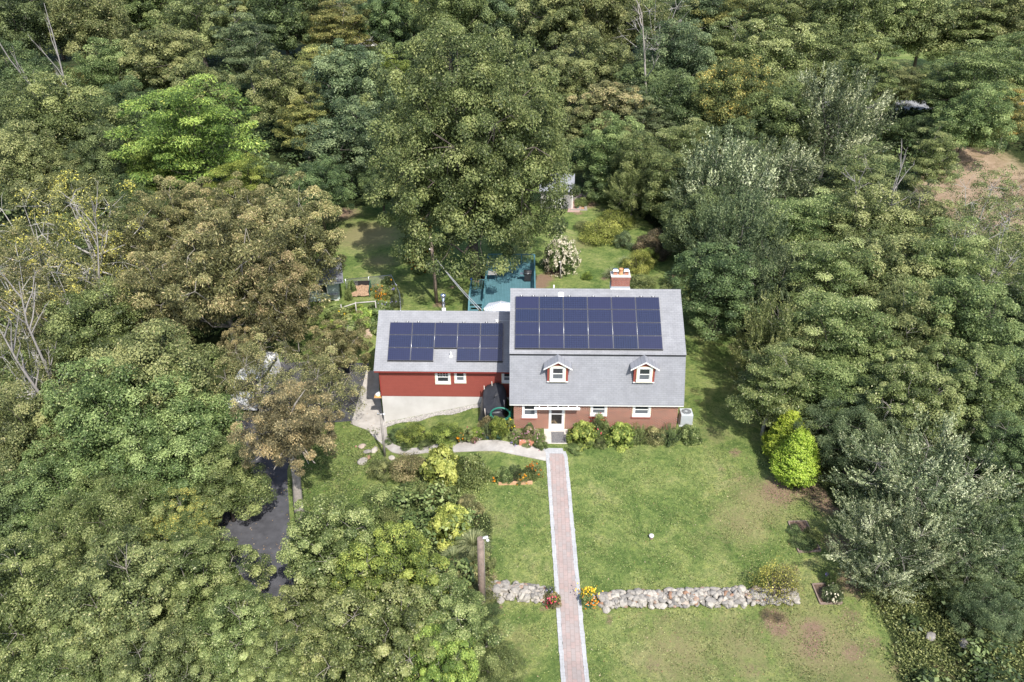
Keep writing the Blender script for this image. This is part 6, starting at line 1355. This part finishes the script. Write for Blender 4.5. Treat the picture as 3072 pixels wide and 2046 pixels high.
# russet hickory on its thick leaning trunk beside the lane
p = at(692, 1200); q = aty(662, 985, p[1]+.5)-p; R_ = thing('hickory_tree', 'russet-brown hickory on a thick peeling grey trunk leaning beside the lane', 'tree', p, 0, 'trees of the wood round the house')
me, tk, Rm, zc = MODELS['H2']; c = link('crown', me, R_); omat(c, LM['rb']); k = 100*D_of(p)/1833/Rm*.93; c.scale = (k, k, k*.95); c.location = (q[0], q[1], q[2]-zc*k*.95)
b = MB(); b.tube([(0, 0, -.4), (.02, 0, 1.5), tuple(q*.5+[.1, 0, 0]), tuple(q*.85), tuple(q*1.1)], [.40, .30, .26, .2, .1], 10)
rng = np.random.default_rng(3)
for k in range(12): st = q*rng.uniform(.82, 1.08); e = st+unit(rng.normal(size=3)+[0, 0, .3])*2.6; b.tube([st, (st+e)/2+[0, 0, .2], e], [.09, .06, .02], 5, cap=False)
b.build('trunk', m_bark2, R_)
# ---- understory and forest floor growth, one mass nobody could count
rng = np.random.default_rng(321)
def undergrowth(name, n, xr, yr, rc, L, nl, hmax, mat, seed, label):
    rng = np.random.default_rng(seed); x = rng.uniform(*xr, n); y = rng.uniform(*yr, n)
    ok = np.ones(n, bool)
    for a in np.arange(0, 6.28, 1.57): ok &= ~inpoly(x+rc*cos(a)*.9, y+rc*sin(a)*.9, CLEAR)
    ok &= ~inpoly(x, y, FIELD) & ~inpoly(x, y, BROWN)
    d = np.stack([x, y, T(x, y)], 1)-CAM; zz = d@FWD; U_ = 1177+(d@RT)/zz*1833; V_ = 784-(d@UPV)/zz*1833
    ok &= (U_ > -120) & (U_ < 2474) & (V_ > -60) & (V_ < 1700)
    ok &= ~((x > -30) & (x < -10) & (y > -40) & (y < 6) & (np.abs(x+15.5+.32*(y+8)*(y < -8)) < 6.5) & (y > -22))
    x, y = x[ok], y[ok]; h = rng.random(len(x))**1.5*hmax; C = np.stack([x, y, T(x, y)+h*.6], 1); D = np.tile([0, 0, 1.0], (len(x), 1))
    co, ti = clump_leaves(rng, C, D, rc*rng.uniform(.6, 1.4, len(x)), nl, L, .6, 'dome')
    o = link(name, mesh_np(name, co, np.arange(len(co)), 4, {'tint': ('FACE', ti)}, (LM[mat],))); o['kind'] = 'stuff'; o['label'] = label
undergrowth('undergrowth', 2600, (-75, 90), (20, 110), 1.6, .46, 60, 3.2, 'dg', 1, 'dark undergrowth filling the floor of the wood')
undergrowth('undergrowth', 1900, (-50, -5), (-34, 30), 1.1, .26, 90, 2.2, 'mg', 2, 'green undergrowth on the left below the trees')
undergrowth('undergrowth', 1700, (8, 50), (-34, 50), 1.1, .26, 90, 2.0, 'dg', 3, 'dark undergrowth below the right-hand trees')
# creeping plants at the lower right and on the shaded bank left of the border
def carpet(name, poly, n, L, h, mats, seed, label):
    rng = np.random.default_rng(seed); P = np.array([at(*q)[:2] for q in poly]); x = rng.uniform(P[:, 0].min(), P[:, 0].max(), n); y = rng.uniform(P[:, 1].min(), P[:, 1].max(), n); ok = inpoly(x+rng.normal(0, .7, n)+.6*np.sin(y*1.3), y+rng.normal(0, .7, n)+.6*np.sin(x*1.1), P); x, y = x[ok], y[ok]
    f = .5+.5*np.sin(x*1.7+1.3*np.sin(y*1.1))*np.cos(y*1.9+x*.5); k = rng.random(len(x)) < .25+.75*f; x, y, f = x[k], y[k], f[k]
    z = T(x, y)+rng.random(len(x))*h*(.3+.7*f); co, ti = leaves(rng, np.stack([x, y, z], 1), rng.normal(size=(len(x), 3))*.55+[0, 0, 1], np.full(len(x), L)*rng.uniform(.6, 1.3, len(x)), np.full(len(x), L*.6), rng.random(len(x))*.9)
    o = link(name, mesh_np(name, co, np.arange(len(co)), 4, {'tint': ('FACE', ti)}, (LM[mats],))); o['kind'] = 'stuff'; o['label'] = label
carpet('creeping_plants', ((1960, 1330), (2120, 1300), (2354, 1420), (2354, 1568), (2110, 1568), (2060, 1480)), 26000, .13, .35, 'lg', 1, 'creeping weeds at the lower right lawn edge')
carpet('creeping_plants', ((700, 1010), (860, 985), (840, 1130), (860, 1200), (700, 1220), (668, 1150)), 26000, .10, .22, 'mg', 2, 'ivy-like groundcover on the bank between lane and border')
carpet('creeping_plants', ((850, 1120), (1110, 1110), (1118, 1400), (1110, 1568), (900, 1400), (800, 1230)), 36000, .12, .4, 'lg', 3, 'weedy low growth under the border shrubs')
carpet('grass_tufts', ((1125, 1566), (1112, 1120), (1255, 1070), (1960, 1000), (1990, 1330), (2110, 1568)), 110000, .09, .04, 'lg', 5, 'short grass blades of the front lawn')
